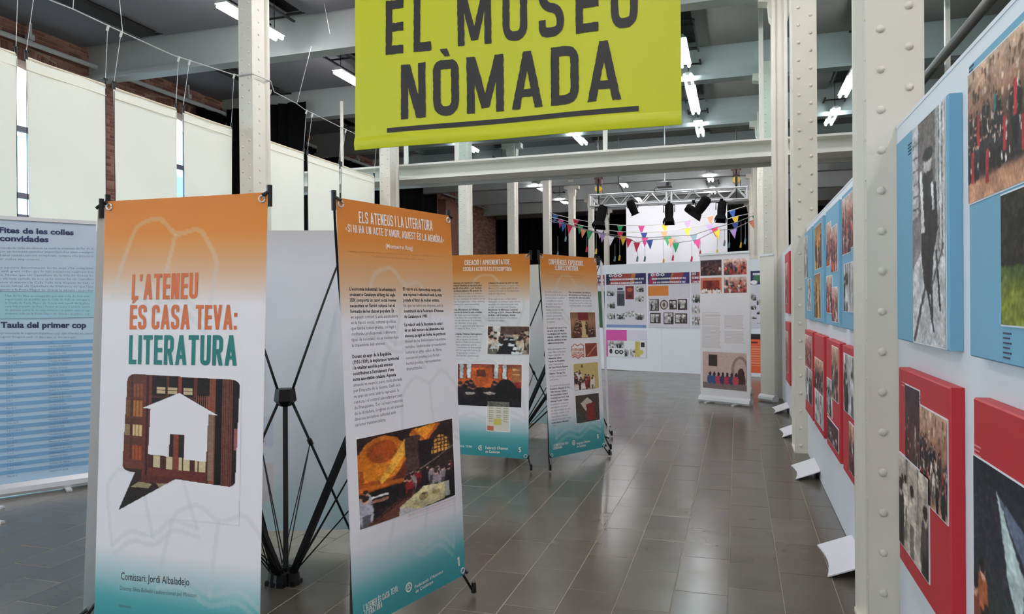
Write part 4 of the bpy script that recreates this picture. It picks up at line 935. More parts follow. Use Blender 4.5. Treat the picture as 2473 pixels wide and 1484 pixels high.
def bubble():
    q0 = sA.uv(297, 900); q1 = sA.uv(578, 1270)
    w, h = 190, 330; c = Cv(w, h); U = c.X; Vv = c.Y
    # picture of bookcases in photo pixel space of the speech bubble (0..1 each way over 297..578 x 900..1270)
    fx = lambda x: (x / 1150 * 310 + 290 - 297) / 281; fy = lambda y: (y / 1484 * 400 + 880 - 900) / 370
    c.vgrad([(0, (54, 28, 22)), (.5, (66, 34, 26)), (1, (14, 10, 9))]); 
    def Rq(x0, y0, x1, y1, k): c.rect(fx(x0), fy(y0), fx(x1), fy(y1), k)
    Rq(50, 90, 235, 940, (84, 44, 30)); Rq(235, 90, 310, 1120, (96, 44, 38)); Rq(262, 90, 285, 1120, (52, 22, 22))
    for x in (115, 128): Rq(x, 90, x + 8, 940, (58, 28, 20))
    for y0, y1, k in ((180, 310, (120, 66, 44)), (345, 500, (150, 96, 50)), (580, 690, (190, 160, 116)), (780, 925, (140, 66, 34))):
        Rq(60, y0, 110, y1, tuple(q * .7 for q in k)); Rq(140, y0, 230, y1, k)
        for m in range(5): Rq(145 + 17 * m, y0, 150 + 17 * m, y1, tuple(q * (.6 if m % 2 else 1.15) for q in k))
        Rq(50, y1, 235, y1 + 18, (90, 48, 32))
    Rq(50, 945, 235, 1010, (96, 50, 38))
    for x0, x1 in ((310, 440), (455, 540), (570, 680), (690, 810)): Rq(x0, 100, x1, 400, (26, 16, 14))
    for x in (440, 540, 680): Rq(x, 90, x + 26, 420, (92, 44, 32))
    Rq(545, 90, 572, 420, (126, 60, 44)); Rq(310, 285, 810, 310, (70, 36, 28))
    for x0, x1 in ((355, 430), (455, 538), (590, 668)): Rq(x0, 200, x1, 262, (186, 166, 132)); Rq(x0, 228, x1, 234, (110, 90, 66))
    for m in range(7): Rq(700 + 17 * m, 270, 708 + 17 * m, 390, (130, 80, 60))
    Rq(810, 90, 860, 1090, (120, 64, 46)); Rq(860, 90, 915, 1090, (12, 8, 8)); Rq(915, 90, 1000, 1100, (74, 40, 36))
    for m in range(6): Rq(918 + 15 * m, 90, 924 + 15 * m, 1100, (112, 66, 56)); 
    Rq(1000, 90, 1060, 1100, (28, 16, 20)); Rq(1018, 560, 1050, 760, (140, 84, 84)); Rq(805, 440, 850, 1060, (126, 100, 82))
    Rq(480, 650, 610, 880, (40, 24, 24)); Rq(516, 650, 560, 1000, (120, 58, 42)); Rq(290, 860, 800, 1090, (66, 30, 24)); Rq(516, 860, 560, 1000, (120, 58, 42))
    for x0, x1 in ((335, 400), (455, 510), (565, 590), (600, 655), (700, 725), (735, 760), (765, 790)): Rq(x0, 865, x1, 975 + (x0 - 300) * .08, (196, 180, 146))
    Rq(290, 985, 800, 1080, (92, 42, 34)); Rq(240, 1060, 620, 1130, (80, 34, 30)); c.poly([(fx(130), fy(1190)), (fx(210), fy(1130)), (fx(330), fy(1140)), (fx(300), fy(1185))], (140, 128, 98))
    c.poly([(fx(370), fy(1130)), (fx(470), fy(1120)), (fx(400), fy(1175))], (140, 120, 98)); c.noise(9, 3, 3)
    body = c.pmask([(fx(x), fy(y)) for x, y in rr([(560, 88), (78, 86), (62, 560), (48, 1040), (170, 1045), (20, 1432), (540, 1072), (1032, 1104), (1044, 600), (1056, 104), (560, 95)], 0.1)])
    # rounded corners of the bubble
    px_ = U * 281; py_ = Vv * 370
    def corner(cx, cy, r, qx, qy):
        return ((px_ - cx) * qx > 0) & ((py_ - cy) * qy > 0) & ((px_ - cx) ** 2 + (py_ - cy) ** 2 > r * r)
    r = 18
    for (x, y, qx, qy) in ((78, 86, -1, -1), (1056, 104, 1, -1), (1036, 1104, 1, 1), (48, 1040, -1, 1)):
        bx, by = fx(x) * 281, fy(y) * 370; cut = corner(bx - qx * r, by - qy * r, r, qx, qy)
        if (x, y) == (48, 1040): cut &= py_ < by + 3
        body &= ~cut
    house = c.pmask([(fx(x), fy(y)) for x, y in ((232, 412), (556, 250), (882, 444), (806, 440), (796, 886), (606, 880), (610, 648), (482, 648), (474, 864), (288, 858), (302, 418))])
    keep = body & ~house
    q = c.a.copy(); 
    # sample the banner print itself outside the picture so the paper is one with the sheet
    sx = np.clip(((q0[0] + (q1[0] - q0[0]) * U) * (cA.w - 1)).astype(int), 0, cA.w - 1); sy = np.clip(((q0[1] + (q1[1] - q0[1]) * Vv) * (cA.h - 1)).astype(int), 0, cA.h - 1)
    c.a = np.where(keep[..., None], q, cA.a[sy, sx]); return c, q0, q1
c, q0, q1 = bubble()
paint_obj('speech_bubble_picture', [unwrap(sA.S, c, .0028, q0[0], q0[1], q1[0], q1[1])], tA)

def picture(s_, t, corners, c, name='picture', border=True):   # corners: measured top-left, bottom-right
    q0 = s_.uv(*corners[0]); q1 = s_.uv(*corners[1])
    if border:
        e = .006; paint_obj('picture_border', [unwrap(s_.S, Cv(2, 2, (244, 244, 246)), .0024, q0[0] - e / s_.w, q0[1] - e / s_.h, q1[0] + e / s_.w, q1[1] + e / s_.h)], t)
    return paint_obj(name, [unwrap(s_.S, c, .0032, q0[0], q0[1], q1[0], q1[1])], t)
# --- banner 1
B_ = [at(811, 477, 2.94), at(1087, 522, 3.57), at(854, 1531, 2.876), at(1123, 1388, 3.50)]
cB = sheet_canvas(.20, .885, [(.45, .28, .6, .3), (.72, .545, .62, -.1), (.62, .80, .62, .2)], 130, 290)
tB, sB = stand(B_, ctr1, .96, cB, 'banner with two text columns and the arched library picture, numbered 1', GRP)
M_LT = mat('white_ink', (240, 232, 226), .6); M_GREYT = mat('grey_ink', (112, 110, 118), .6); M_BT = mat('black_ink', (46, 42, 46), .6); M_BRT = mat('brown_ink', (176, 100, 52), .6)
b = MB(); word(sB, b, 'ELS ATENEUS I LA LITERATURA', (866, 539), (1044, 558), 511, .42, .13, .09, .003, 0)
word(sB, b, "«SI HI HA UN ACTE D'AMOR, AQUEST ÉS LA MEMÒRIA»", (833, 560), (1072, 588), 541, .42, .13, .09, .003, 0)
sB.text(b, font_text('(Montserrat Roig)', .012), (930, 599), (996, 605), 589, .003); b.split('title_lettering', M_LT, tB, fix=False, label='white title letters')
b = MB(); sB.text(b, font_text('L’ateneu és una entitat cívica i cultural que vetlla per la literatura i pel foment de la lectura'), (838, 609), (1070, 622), 605)
sB.text(b, font_text('Catalunya: l’ateneu és espai de trobada, debat i llibertat'), (896, 621), (1025, 630), 617); b.split('subtitle_lettering', M_BRT, tB, fix=False)
col1 = ["*L'economia industrial i la urbanització", "*creixent a Catalunya al llarg del segle", "*XIX comportà un canvi social i noves", "*necessitats en l'àmbit cultural i en el", "*formatiu de les classes populars. És", "en aquest context (i amb antecedents", "en la funció social, cultural i política", "que també tenien gremis, col·legis i", "confraries professionals, i diferents", "tipus de societats) on es desenvolupà", "la trajectòria dels ateneus.", "",
        "*Durant els anys de la República", "*(1931-1939), la implantació territorial", "*i la vitalitat assolida pels ateneus", "*contribuïren a l'arrelament d'una", "*sarxa associativa catalana. Aquesta", "situació va veure's, però, molt afectada", "per l'impacte de la Guerra Civil i se'n", "va anar en orris amb la repressió, la", "censura i el control autoritari per part", "del franquisme. Tot i el marc restrictiu", "de la dictadura, sorgiren en els ateneus", "diverses iniciatives culturals amb", "caràcter resistencialista."]
col2 = ["*El retorn a la democràcia comportà", "*una represa i refundació amb la vista", "*posada al futur de moltes entitats,", "fet que va rebre una empenta amb la", "*constitució de la Federació d'Ateneus", "*de Catalunya el 1983.", ".5", "*La relació amb la literatura ha estat i", "*és un dels motors del dinamisme dels", "*ateneus, ja sigui en forma de patrimoni", "literari de les biblioteques respectives,", "tertúlies, conferències i presentacions,", "lectures en grup, edició de llibres,", "concursos creatius, jocs florals i", "recitals poètics, representacions", "dramatitzades..."]
def columns(s_, t, lines, p0, p1, right, nlines, cap=.0142):
    a = s_.uv(*p0); e = s_.uv(*p1); r = s_.uv(*right); dv = (e[1] - a[1]) / nlines; wd = (r[0] - a[0]) * s_.w
    longest = max(font_text(l.lstrip('*'))[2] for l in lines if l and l != '.5'); sx = wd / (longest * cap / .70)
    bb, bg_ = MB(), MB(); i = 0.0
    def flush():
        nonlocal bb, bg_
        if bb.n: bb.build('text_block', M_BT, t, fix=False, label='bold black text lines')
        if bg_.n: bg_.build('text_block', M_GREYT, t, fix=False, label='light grey text lines')
        bb, bg_ = MB(), MB()
    for l in lines:
        if l in ('', '.5'): flush()
        if l == '.5': i += .5; continue
        if l:
            bold = l[0] == '*'; s_.line(bb if bold else bg_, font_text(l.lstrip('*'), .03 if bold else .008, 1), a[0], a[1] + dv * i, cap, sx * (.98 if bold else 1))
        i += 1
    flush()
columns(sB, tB, col1, (843, 702), (858, 1034), (961, 702), 24.2)
columns(sB, tB, col2, (972, 702), (980, 893), (1072, 702), 14.3)
def library():
    c = Cv(150, 165, (34, 22, 20)); X = lambda x: x; 
    c.poly([(0, 0), (1, 0), (1, .55), (0, .55)], (40, 26, 24)); c.ell(.22, .38, .26, .36, (190, 104, 24)); c.ell(.22, .2, .14, .13, (150, 66, 22)); c.rect(0, .36, .5, .62, (150, 72, 22)); c.poly([(.05, .3), (.42, .36), (.36, .52), (.04, .5)], (206, 120, 30))
    c.poly([(.44, .1), (.52, .2), (.2, .58), (.18, .52)], (226, 164, 60)); c.poly([(.3, .55), (.52, .28), (.5, .5), (.32, .62)], (96, 40, 24)); c.rect(0, .56, .5, .6, (176, 92, 30))
    c.poly([(.52, .02), (.8, 0), (.78, .06), (.66, .22), (.48, .08)], (220, 138, 40)); c.poly([(.5, .06), (.66, .22), (.84, .02), (.8, .0), (.66, .17), (.52, .02)], (180, 90, 30)); c.rect(.44, .1, .6, .7, (66, 48, 44)); c.rect(.58, .18, .72, .5, (26, 20, 24))
    m = (((c.X - .84) / .11) ** 2 + ((c.Y - .36) / .2) ** 2 <= 1) & (c.Y < .38 + (.84 - c.X) * .1); c.mask(m, (222, 158, 74)); 
    for k in range(5): c.mask(m & (abs(c.X - .75 - .045 * k) < .006), (50, 30, 20)); c.mask(m & (abs(c.Y - .2 - .045 * k) < .006), (60, 36, 22))
    c.line([(.5, .56), (1, .34)], .012, (120, 110, 104)); c.rect(0, .62, 1, 1, (24, 18, 20)); c.noise(8, 5)
    c.people(16, .52, .62, .06, [(30, 24, 28), (140, 130, 136), (44, 30, 34), (130, 30, 34)], (196, 150, 134), 12, .42, .95); c.people(3, .62, .7, .09, [(176, 176, 190), (150, 150, 160)], seed=2, x0=.02, x1=.06)
    c.rect(.1, .68, .26, .705, (226, 226, 226)); c.rect(.1, .72, .26, .76, (150, 100, 90)); c.poly([(.34, 1), (.5, .82), (.36, .8), (.08, .97), (.08, 1)], (90, 52, 40))
    for k in range(10): c.line([(.1 + .04 * k, .98 - .02 * k), (.16 + .04 * k, .94 - .025 * k)], .01, (30, 20, 20))
    c.poly([(.36, .9), (.62, .74), (.93, .79), (.86, .98), (.56, 1.0)], (206, 196, 150)); c.poly([(.36, .9), (.56, .99), (.56, 1.02), (.36, 1.02)], (190, 186, 190)); c.ell(.62, .86, .05, .05, (150, 130, 90)); c.ell(.62, .83, .025, .012, (60, 52, 40)); c.ell(.76, .86, .05, .03, (170, 156, 110)); c.rect(.86, .78, .93, .96, (160, 160, 150))
    return c.noise(10, 7, 2)
picture(sB, tB, ((860, 1062), (1098, 1196)), organic(library(), 3, .7))
b = MB()
for k in range(3): sB.text(b, font_text('Biblioteca de l’ateneu durant la presentació del fons documental'), (985, 1247 + 7 * k - (6 if k else 0)), (1098, 1204 + 7 * k), 1243 + 7 * k)
b.split('photo_credit', MATS['pale_red_ink'], tB, fix=False)
def footer(s_, t, num, P, Lp, Fp, logo):
    b = MB(); word(s_, b, num, *P, .42, .17, .09, .003, 0)
    word(s_, b, "L'ATENEU ÉS CASA TEVA:", *Lp[0], .42, .13, .09, .003, 0); word(s_, b, 'LITERATURA', *Lp[1], .42, .13, .09, .003, 0)
    s_.text(b, font_text("Federació d'Ateneus", .01), *Fp[0], .003); s_.text(b, font_text('de Catalunya', .01), *Fp[1], .003)
    b.mark(); q = s_.uv(*logo[:2]); r = logo[2]; C0 = s_.S(q[0], q[1], .003); ux = (s_.c[1] - s_.c[0]) / s_.w; uy = (s_.c[2] - s_.c[0]) / s_.h; n = 20
    ang = np.linspace(0, 2 * PI, n + 1)[:-1]
    b.add([C0 + r * k * (math.cos(a) * ux + math.sin(a) * uy) for k in (1, .72) for a in ang], [(i, (i + 1) % n, n + (i + 1) % n, n + i) for i in range(n)])
    for sx in (-1, 1): b.add([C0 + r * (x * ux + y * uy) for x, y in ((-.08, -.6), (.08, -.6), (sx * .5 + .1, .42), (sx * .5 - .1, .42))], [(0, 1, 2, 3)])
    b.add([C0 + r * (x * ux + y * uy) for x, y in ((-.3, .1), (.3, .1), (.3, .25), (-.3, .25))], [(0, 1, 2, 3)])
    b.split('footer_lettering', M_LT, t, fix=False, label='white footer letters and round emblem')
footer(sB, tB, '1', ((1103, 1369), (1109, 1367), 1347), [((877, 1478), (961, 1428), 1462), ((880, 1492), (922, 1467), 1477)], [((1000, 1423), (1069, 1383), 1415), ((1002, 1434), (1045, 1408), 1426)], (986, 1419, .021))

# --- banner behind, seen from the back (print shows through faintly)
C_ = [at(850, 557, 4.22), at(535, 557, 4.15), at(845, 1279, 4.25), at(535, 1286, 4.25)]
bk = Cv(60, 130).vgrad([(0, (206, 204, 206)), (.12, (222, 224, 232)), (.5, (226, 228, 236)), (.8, (220, 224, 230)), (.9, (190, 210, 216)), (1, (176, 200, 206))])
bk.rect(.60, .62, .72, .72, (200, 206, 222), .8); bk.rect(.60, .77, .72, .9, (214, 198, 198), .7)
tC, sC = stand(C_, ctr1, .93, Cv(12, 24, PAPER), 'banner facing away between the two front ones, white back seen', GRP, back=bk)
D_ = [at(237, 497, 3.07) + V(-.02, .72, 0), at(237, 497, 3.07), None, None]
dn = at(200, 1425, 3.07); dn[2] = .10
D_ = [at(237, 497, 3.07) + V(.14, .72, 0), at(237, 497, 3.07), dn + V(.14, .72, 0), dn]
tD, sD = stand(D_, ctr1, .93, Cv(12, 24, PAPER), 'banner seen edge-on, a pale strip left of the title banner', GRP)
# --- second group: 5, 6 and the ones behind
w5 = lambda X, d: at(CX + X / d * F0, CY, d)[:2]
ctr2 = tuple(w5(-.04, 7.1))
E_ = [at(1066, 618, 6.4), at(1280, 613, 6.3), at(1062, 1094, 6.32), at(1276, 1110, 6.1)]
cE = sheet_canvas(.17, .87, [(.6, .25, .7, .4), (.45, .47, .6, .2), (.55, .72, .8, -.1)])
tE, sE = stand(E_, ctr2, .96, cE, 'banner with the long table picture and orange room picture, numbered 5', GRP)
F_ = [at(1303, 613, 6.24), at(1440, 624, 6.83), at(1328, 1108, 6.10), at(1461, 1080, 6.65)]
cF = sheet_canvas(.15, .87, [(.5, .25, .7, .4), (.5, .8, .8, -.1)])
tF, sF = stand(F_, ctr2, .96, cF, 'narrow-looking banner with four pictures down its right side, numbered 6', GRP)
b = MB(); word(sE, b, 'CREACIÓ I APRENENTATGE.', (1122, 641), (1233, 639), 629, .42, .14, .09, .004, 0); word(sE, b, "ESCOLA I ACTIVITATS D'ESCRIPTURA", (1119, 655), (1236, 655), 645, .42, .14, .09, .004, 0); b.split('title_lettering', M_LT, tE, fix=False, label='white title letters')
b = MB(); word(sF, b, 'CONFERÈNCIES, EXPOSICIONS,', (1325, 639), (1409, 643), 626, .42, .14, .09, .004, 0); word(sF, b, "LLIBRES D'HISTÒRIA", (1340, 653), (1396, 655), 641, .42, .14, .09, .004, 0); b.split('title_lettering', M_LT, tF, fix=False, label='white title letters')
c51 = ["*Els ateneus són també uns òrgans", "*de creació literària, ja sigui pel plaer", "*de gaudir d'una afició o per dedicar-", "*s'hi professionalment. Els amants de", "l'escriptura, la literatura, la lectura i", "el món editorial poden trobar cursos i", "tallers que, resseguint la tradició de les", "escoles d'art aplicades i oficis, artístics,", "s'orienten a les seves necessitats.", "", "*L'Escola d'Escriptura de l'Ateneu", "*Barcelonès va iniciar la seva activitat", "el 1998. Amb cursos presencials i", "també en línia. S'ha consolidat com", "a centre de referència d'escriptura", "creativa i literària, el més gran", "d'Europa i el segon més gran del món,", "rere el centre de Nova York.", "", "*D'altra banda, l'Ateneu Santcugatenc", "i molts altres, ofereix de forma", "estable un programa d'activitats", "encaminades a l'hàbit de la lectura.", "S'imparteix activament amb la", "música, l'escriptura i la dramatúrgia", "que també ha engrandit l'oferta de", "tallers, d'espectacles creatius i", "ajudes d'escriptura, conferències", "i crítica."]
c52 = ["*L'Ateneu Arenyenc ha ofert un curs", "d'escriptura creativa i el *Casino del", "Masnou i ha realitzat també un altre", "destinat al foment de l'escriptura per", "mitjà de relats breus.", "", "Hi ha experiències col·laboratives,", "destinades a la formació entre el món", "ateneista i les administracions, com", "un curs de novel·la amb l'Ateneu", "*Barcelonès i la Biblioteca Comarcal", "*de Tàrrega el 2016. I Ateneu Municipal", "*de Rubí, a tall d'exemple, ofereix", "un taller introductori a l'escriptura", "narrativa de viatges."]
c52 = [l if l[0:1] == '*' else l.replace('*', '') for l in c52]
columns(sE, tE, c51, (1088, 686), (1108, 869), (1172, 686), 28.2, .0155); columns(sE, tE, c52, (1180, 686), (1182, 778), (1259, 686), 14.2, .0155)
c61 = ["En moltes entitats es va", "promovent des de fa anys i pel", "territori, espais on publicar", "i commemorar a autors", "destacats i grans fets de", "Manel Pérez de Sant", "Andreu i la història tant", "com les nostres seves", "contem i promocions,", "però també el llegat de", "l'escriptura.", "", "*A conjunt dels ateneus hi ha", "*una gran tasca de difusió", "*i es divulguen amb objectius", "*artístics, científics i culturals,", "*amb una existència de base", "*cultura contemporània.", "", "Entre les iniciatives sobre", "espai i llibre es fan grans", "llegats a Sabadell, i cal", "*Ateneu de Cultura", "*Popular de l'Hospitalet", "anys, i l'arxiu històric", "*del Casal Nova de Figueres", "i les cases de la història", "*Palamós i Tàrrega. Són", "moltes i cada any sumen", "publicacions.", "", "Recentment s'ha fet el recull", "*Federació d'Ateneus de Cat.", "*1983. Ateneus, Cultura i", "*Associacionisme Cultural", "*Contemporani, 2010. Dels", "*Ateneus Popular i Centre", "la publicació i recerca en", "associacions i la creació", "de diferents arxius que ens", "permeten conèixer el seu", "llegat cultural. Editada la", "obra de Premi Jordi Crespo,", "*Institut Ramon Muntaner", "i l'FAC."]
columns(sF, tF, c61, (1316, 707), (1334, 1032), (1368, 706), 44, .0145)
columns(sF, tF, ["*Han documentat i fet edicions", "*directament per l'impuls de 60", "*ateneus. Els editorials públics", "Xavier Sempere, els autors de", "les entitats que hi col·laboren", "són importants i la recopilació"], (1373, 708), (1374, 742), (1428, 709), 5.2, .0145)
b = MB(); sF.text(b, font_text('Publicacions, recerca i presentacions d’obres d’història local'), (1322, 664), (1415, 668), 661); sF.text(b, font_text('i cicles de conferències obertes a tothom'), (1334, 670), (1405, 673), 667); b.split('subtitle_lettering', M_BRT, tF, fix=False)
def meeting():
    c = Cv(96, 70, (150, 136, 128)); c.rect(0, 0, 1, .28, (90, 66, 60)); c.rect(.12, 0, .3, .35, (206, 204, 200)); c.poly([(.45, .38), (.62, .38), (.85, 1), (.15, 1)], (26, 24, 28))
    c.people(8, .15, .45, .13, [(190, 178, 168), (60, 44, 44), (210, 200, 190)], seed=3, x0=0, x1=.38); c.people(7, .15, .5, .13, [(200, 190, 168), (90, 60, 52), (170, 158, 140)], seed=6, x0=.66, x1=1)
    c.poly([(.45, .38), (.60, .38), (.72, .8), (.62, 1), (.2, 1)], (24, 24, 28))
    for k in ((.38, .42, .5, .48), (.52, .44, .66, .5), (.22, .6, .38, .7), (.48, .6, .66, .7), (.05, .7, .25, .8), (.6, .72, .8, .84), (.55, .9, .85, 1.0)): c.poly([(k[0] + .03, k[1]), (k[2], k[1] + .02), (k[2] - .03, k[3]), (k[0], k[3])], (222, 226, 230))
    return c.noise(10, 2, 2)
def orangeroom():
    c = Cv(110, 80, (196, 92, 40)); c.rect(0, 0, 1, .08, (150, 70, 50))
    for x in (0.0, .12, .55, .68): c.rect(x, 0, x + .1, .35, (110, 40, 44)); c.rect(x + .02, 0, x + .085, .34, (196, 206, 204))
    c.rect(.3, .12, .44, .28, (90, 44, 26)); c.rect(.84, .05, 1, .45, (150, 96, 60)); c.rect(.86, .1, .98, .13, (200, 160, 110)); c.rect(.86, .22, .98, .25, (200, 160, 110)); c.poly([(.78, .45), (1, .4), (1, .9), (.8, .9)], (130, 34, 34))
    c.rect(0, .55, 1, 1, (22, 18, 20)); c.people(7, .42, .55, .13, [(24, 20, 24), (40, 28, 34)], (170, 110, 90), 4, .02, .8); c.ell(.75, .65, .18, .3, (18, 16, 18)); c.ell(.2, .7, .08, .03, (180, 170, 160)); c.ell(.5, .68, .1, .03, (180, 170, 160)); c.rect(0, .8, 1, 1, (26, 24, 28))
    return c.noise(8, 3, 2)
picture(sE, tE, ((1178, 789), (1278, 857)), organic(meeting(), 3, .5)); picture(sE, tE, ((1106, 879), (1259, 985)), organic(orangeroom(), 4, .6))
c = Cv(36, 50, (214, 210, 196)); c.rect(0, 0, 1, .06, (40, 36, 34))
for x in (.08, .4, .72):
    for k in range(9): c.rect(x, .12 + .07 * k, x + .2, .14 + .07 * k, (130, 130, 120))
c.rect(.3, .6, .65, .8, (200, 186, 96)); c.rect(0, .85, .3, 1, (190, 110, 90)); picture(sE, tE, ((1177, 966), (1230, 1043)), c, 'leaflet_picture')
c = photo('dusk', 50, 48, 41); c.vgrad([(0, (120, 84, 60)), (.35, (150, 110, 80)), (1, (96, 60, 44))]); c.rect(.3, 0, .7, .3, (110, 30, 34)); c.poly([(.42, .35), (.58, .35), (.66, 1), (.36, 1)], (196, 170, 120)); c.people(14, .35, .8, .12, [(90, 50, 34), (60, 36, 28)], seed=3); c.poly([(.45, .4), (.55, .4), (.6, 1), (.4, 1)], (196, 170, 120)); c.noise(8, 1, 2)
picture(sF, tF, ((1376, 755), (1439, 815)), c)
c = Cv(56, 34, (226, 226, 228)); c.line([(.5, .2), (.3, .08), (.06, .25), (.08, .8), (.3, .7), (.5, .85), (.7, .7), (.94, .8), (.94, .2), (.72, .08), (.5, .2)], .035, (200, 84, 60), asp=.6); c.line([(.1, .9), (.3, .82), (.5, .98), (.72, .82), (.94, .9)], .05, (190, 96, 84), asp=.6)
picture(sF, tF, ((1377, 829), (1412, 866)), c, 'book_emblem', False)
b = MB(); word(sF, b, 'ELS LLIBRES I LA HISTORIA', (1380, 848), (1409, 848), 842, .42, .14, .09, .0045, 0); word(sF, b, 'DE LES ENTITATS', (1384, 856), (1406, 856), 850, .42, .14, .09, .0045, 0); b.split('emblem_lettering', BROWNO, tF, fix=False)
c = Cv(24, 26, (140, 66, 40)); c.rect(.1, .1, .9, .9, (120, 50, 34)); c.line([(.2, .9), (.9, .2)], .08, (190, 130, 96)); picture(sF, tF, ((1412, 830), (1442, 861)), c)
c = Cv(50, 48, (190, 168, 110)); c.people(18, .3, .75, .12, [(50, 34, 34), (130, 50, 44), (220, 210, 200)], seed=8); c.rect(.3, .05, .36, .15, (90, 60, 50)); c.noise(9, 1, 2); picture(sF, tF, ((1384, 880), (1446, 937)), c)
c = Cv(50, 48, (70, 60, 54)); c.poly([(.2, .3), (.5, .1), (.7, .3), (.4, .6)], (196, 186, 176)); c.poly([(.42, .35), (.8, .3), (.78, .95), (.46, .95)], (120, 40, 36)); c.poly([(0, .5), (.3, .7), (.2, 1), (0, 1)], (60, 66, 60)); c.noise(12, 4, 2); picture(sF, tF, ((1389, 957), (1448, 1014)), c)
footer(sE, tE, '5', ((1253, 1093), (1258, 1093), 1081), [((1068, 1078), (1141, 1082), 1073), ((1068, 1090), (1100, 1092), 1085)], [((1172, 1085), (1227, 1087), 1078), ((1172, 1094), (1207, 1095), 1088)], (1161, 1082, .022))
footer(sF, tF, '6', ((1442, 1060), (1445, 1060), 1049), [((1335, 1080), (1372, 1073), 1074), ((1335, 1087), (1357, 1083), 1081)], [((1392, 1075), (1425, 1068), 1069), ((1392, 1082), (1414, 1078), 1076)], (1385, 1070, .022))
wp = lambda X, d, z: V(*at(CX + X / d * F0, CY, d)[:2], z)
stand([wp(.50, 7.80, 1.84), wp(-.22, 7.98, 1.84), wp(.50, 7.86, .1), wp(-.22, 8.04, .1)], ctr2, .96, Cv(12, 24, PAPER), 'banner facing away, white back seen in the gap between banners 5 and 6', GRP)
stand([wp(.85, 6.95, 1.84), wp(.955, 7.6, 1.84), wp(.91, 6.93, .1), wp(1.01, 7.58, .1)], ctr2, .96, Cv(12, 24, PAPER), 'banner seen edge-on, a pale strip right of the banner numbered 6', GRP)

# ================================================================== ROLL-UP BANNERS
def rollup(p, q, ztop, front, label, group=None, back=None, feet=True, face=1):
    p = V(p[0], p[1], 0); q = V(q[0], q[1], 0); d = (q - p) / np.linalg.norm(q - p); n = V(d[1], -d[0], 0) * face   # n points to the viewer side
    t = thing('roll_up_banner', label, 'banner', tuple((p + q) / 2), group)
    tl = p + V(0, 0, ztop); tr = q + V(0, 0, ztop); s_ = Sheet(tl, tr, p + V(0, 0, .09), q + V(0, 0, .09))
    L = [unwrap(s_.S, front, .0)]; L.append(unwrap(s_.S, back or Cv(4, 4, (222, 222, 216)), -.003 * (1 if s_.n @ n > 0 else -1)))
    paint_obj('banner_sheet', L, t)
    b = MB(); prof = [(-.045, .012), (.045, .012), (.055, .035), (.05, .07), (.02, .1), (-.02, .1), (-.05, .07), (-.055, .035)]
    b.prism([tuple(p - d * .01 + n * (a - .01) + V(0, 0, z)) for a, z in prof], tuple(q - p + d * .02)); b.build('base_cassette', M_ALU, t)
    b = MB(); b.prism([tuple(tl + n * a + V(0, 0, z)) for a, z in ((-.01, -.012), (.012, -.012), (.012, .016), (-.01, .016))], tuple(q - p)); b.build('top_rail', M_ALU, t)
    m_ = (p + q) / 2 - n * .03; b = MB(); b.tube([m_ + V(0, 0, .05), m_ + V(0, 0, ztop - .01)], .009, 6); b.build('support_pole', M_ALU, t)
    if feet:
        for f in (.2, .75):
            c = p + (q - p) * f; b = MB(); b.bar(tuple(c - n * .08 + V(0, 0, .008)), tuple(c + n * .13 + V(0, 0, .008)), .04, .014); b.build('swivel_foot', M_ALU, t)
    return t, s_
# left blue one
pR = at(222, 541, 5.75); pL = at(0, 527, 5.37); dd = (pR - pL); dd[2] = 0; Lh = np.linalg.norm(dd); dd /= Lh
pL = pR - dd * .86; 
c = Cv(90, 210); c.vgrad([(0, (190, 206, 224)), (.4, (182, 208, 226)), (.9, (176, 208, 232)), (1, (176, 206, 232))])
tL, sL = rollup(pL[:2], pR[:2] + dd[:2] * .03, 2.09, c, 'pale blue roll-up banner with a striped table, at the far left', 'roll-up banners')
M_NAVY = mat('navy_ink', (30, 44, 88), .6); M_GB = mat('slate_ink', (112, 138, 158), .6); M_LB = mat('turquoise_panel', (158, 204, 220), .6)
b = MB(); sL.text(b, font_text('Fites de les colles', .035, 4), (-3, 562), (178, 568), 549, .003); sL.text(b, font_text('convidades', .035, 4), (-1, 582), (117, 585), 568.5, .003); sL.text(b, font_text('Taula del primer cop', .035, 4), (2, 792), (208, 792), 778, .003)
b.split('heading_lettering', M_NAVY, tL, fix=False, label='navy blue headings')
u1, v1 = sL.uv(232, 705); u1b, v1b = sL.uv(-60, 704); u2, v2 = sL.uv(228, 769)
b = MB(); b.add([sL.S(max(.02, u1b), v1, .0025), sL.S(u1, v1, .0025), sL.S(u1, v2, .0025), sL.S(max(.02, u1b), v2, .0025)], [(0, 1, 2, 3)]); b.build('text_panel', M_LB, tL, fix=False)
b = MB()
for y in (705, 769): 
    a = sL.uv(100, y); b.add([sL.S(.02, a[1] - .001, .0035), sL.S(.97, a[1] - .001, .0035), sL.S(.97, a[1] + .001, .0035), sL.S(.02, a[1] + .001, .0035)], [(0, 1, 2, 3)])
a = sL.uv(233, 561); e_ = sL.uv(233, 608); b.add([sL.S(a[0], a[1], .003), sL.S(a[0] + .003, a[1], .003), sL.S(a[0] + .003, e_[1], .003), sL.S(a[0], e_[1], .003)], [(0, 1, 2, 3)])
b.build('rule_lines', MATS['slate_ink'], tL, fix=False)
txt = ["De bon principi la colla de Gràcia va tenir la voluntat de fer de la", "Festa Major un moment casteller important. Per això, i malgrat", "els entrebancs castellerament complicats, sempre s'ha procurat", "de portar colles importants.", "", "Gràcies a aquesta determinació molts anys s'ha completat", "el cartell amb grans colles que hi han actuacions realment ben", "rellevants. Noms que els Castellers de la Vila de Gràcia ho", "plantessin els seus castells de nou, ja ho havien fet els Castellers", "de Vilafranca el mateix i la Colla Vella dels Xiquets de Valls el", "primer havien tancat els Castellers de Vilafranca els que l'any", "descarregaven a la Festa Major de Gràcia la vibrant i es podien"]
b = MB()
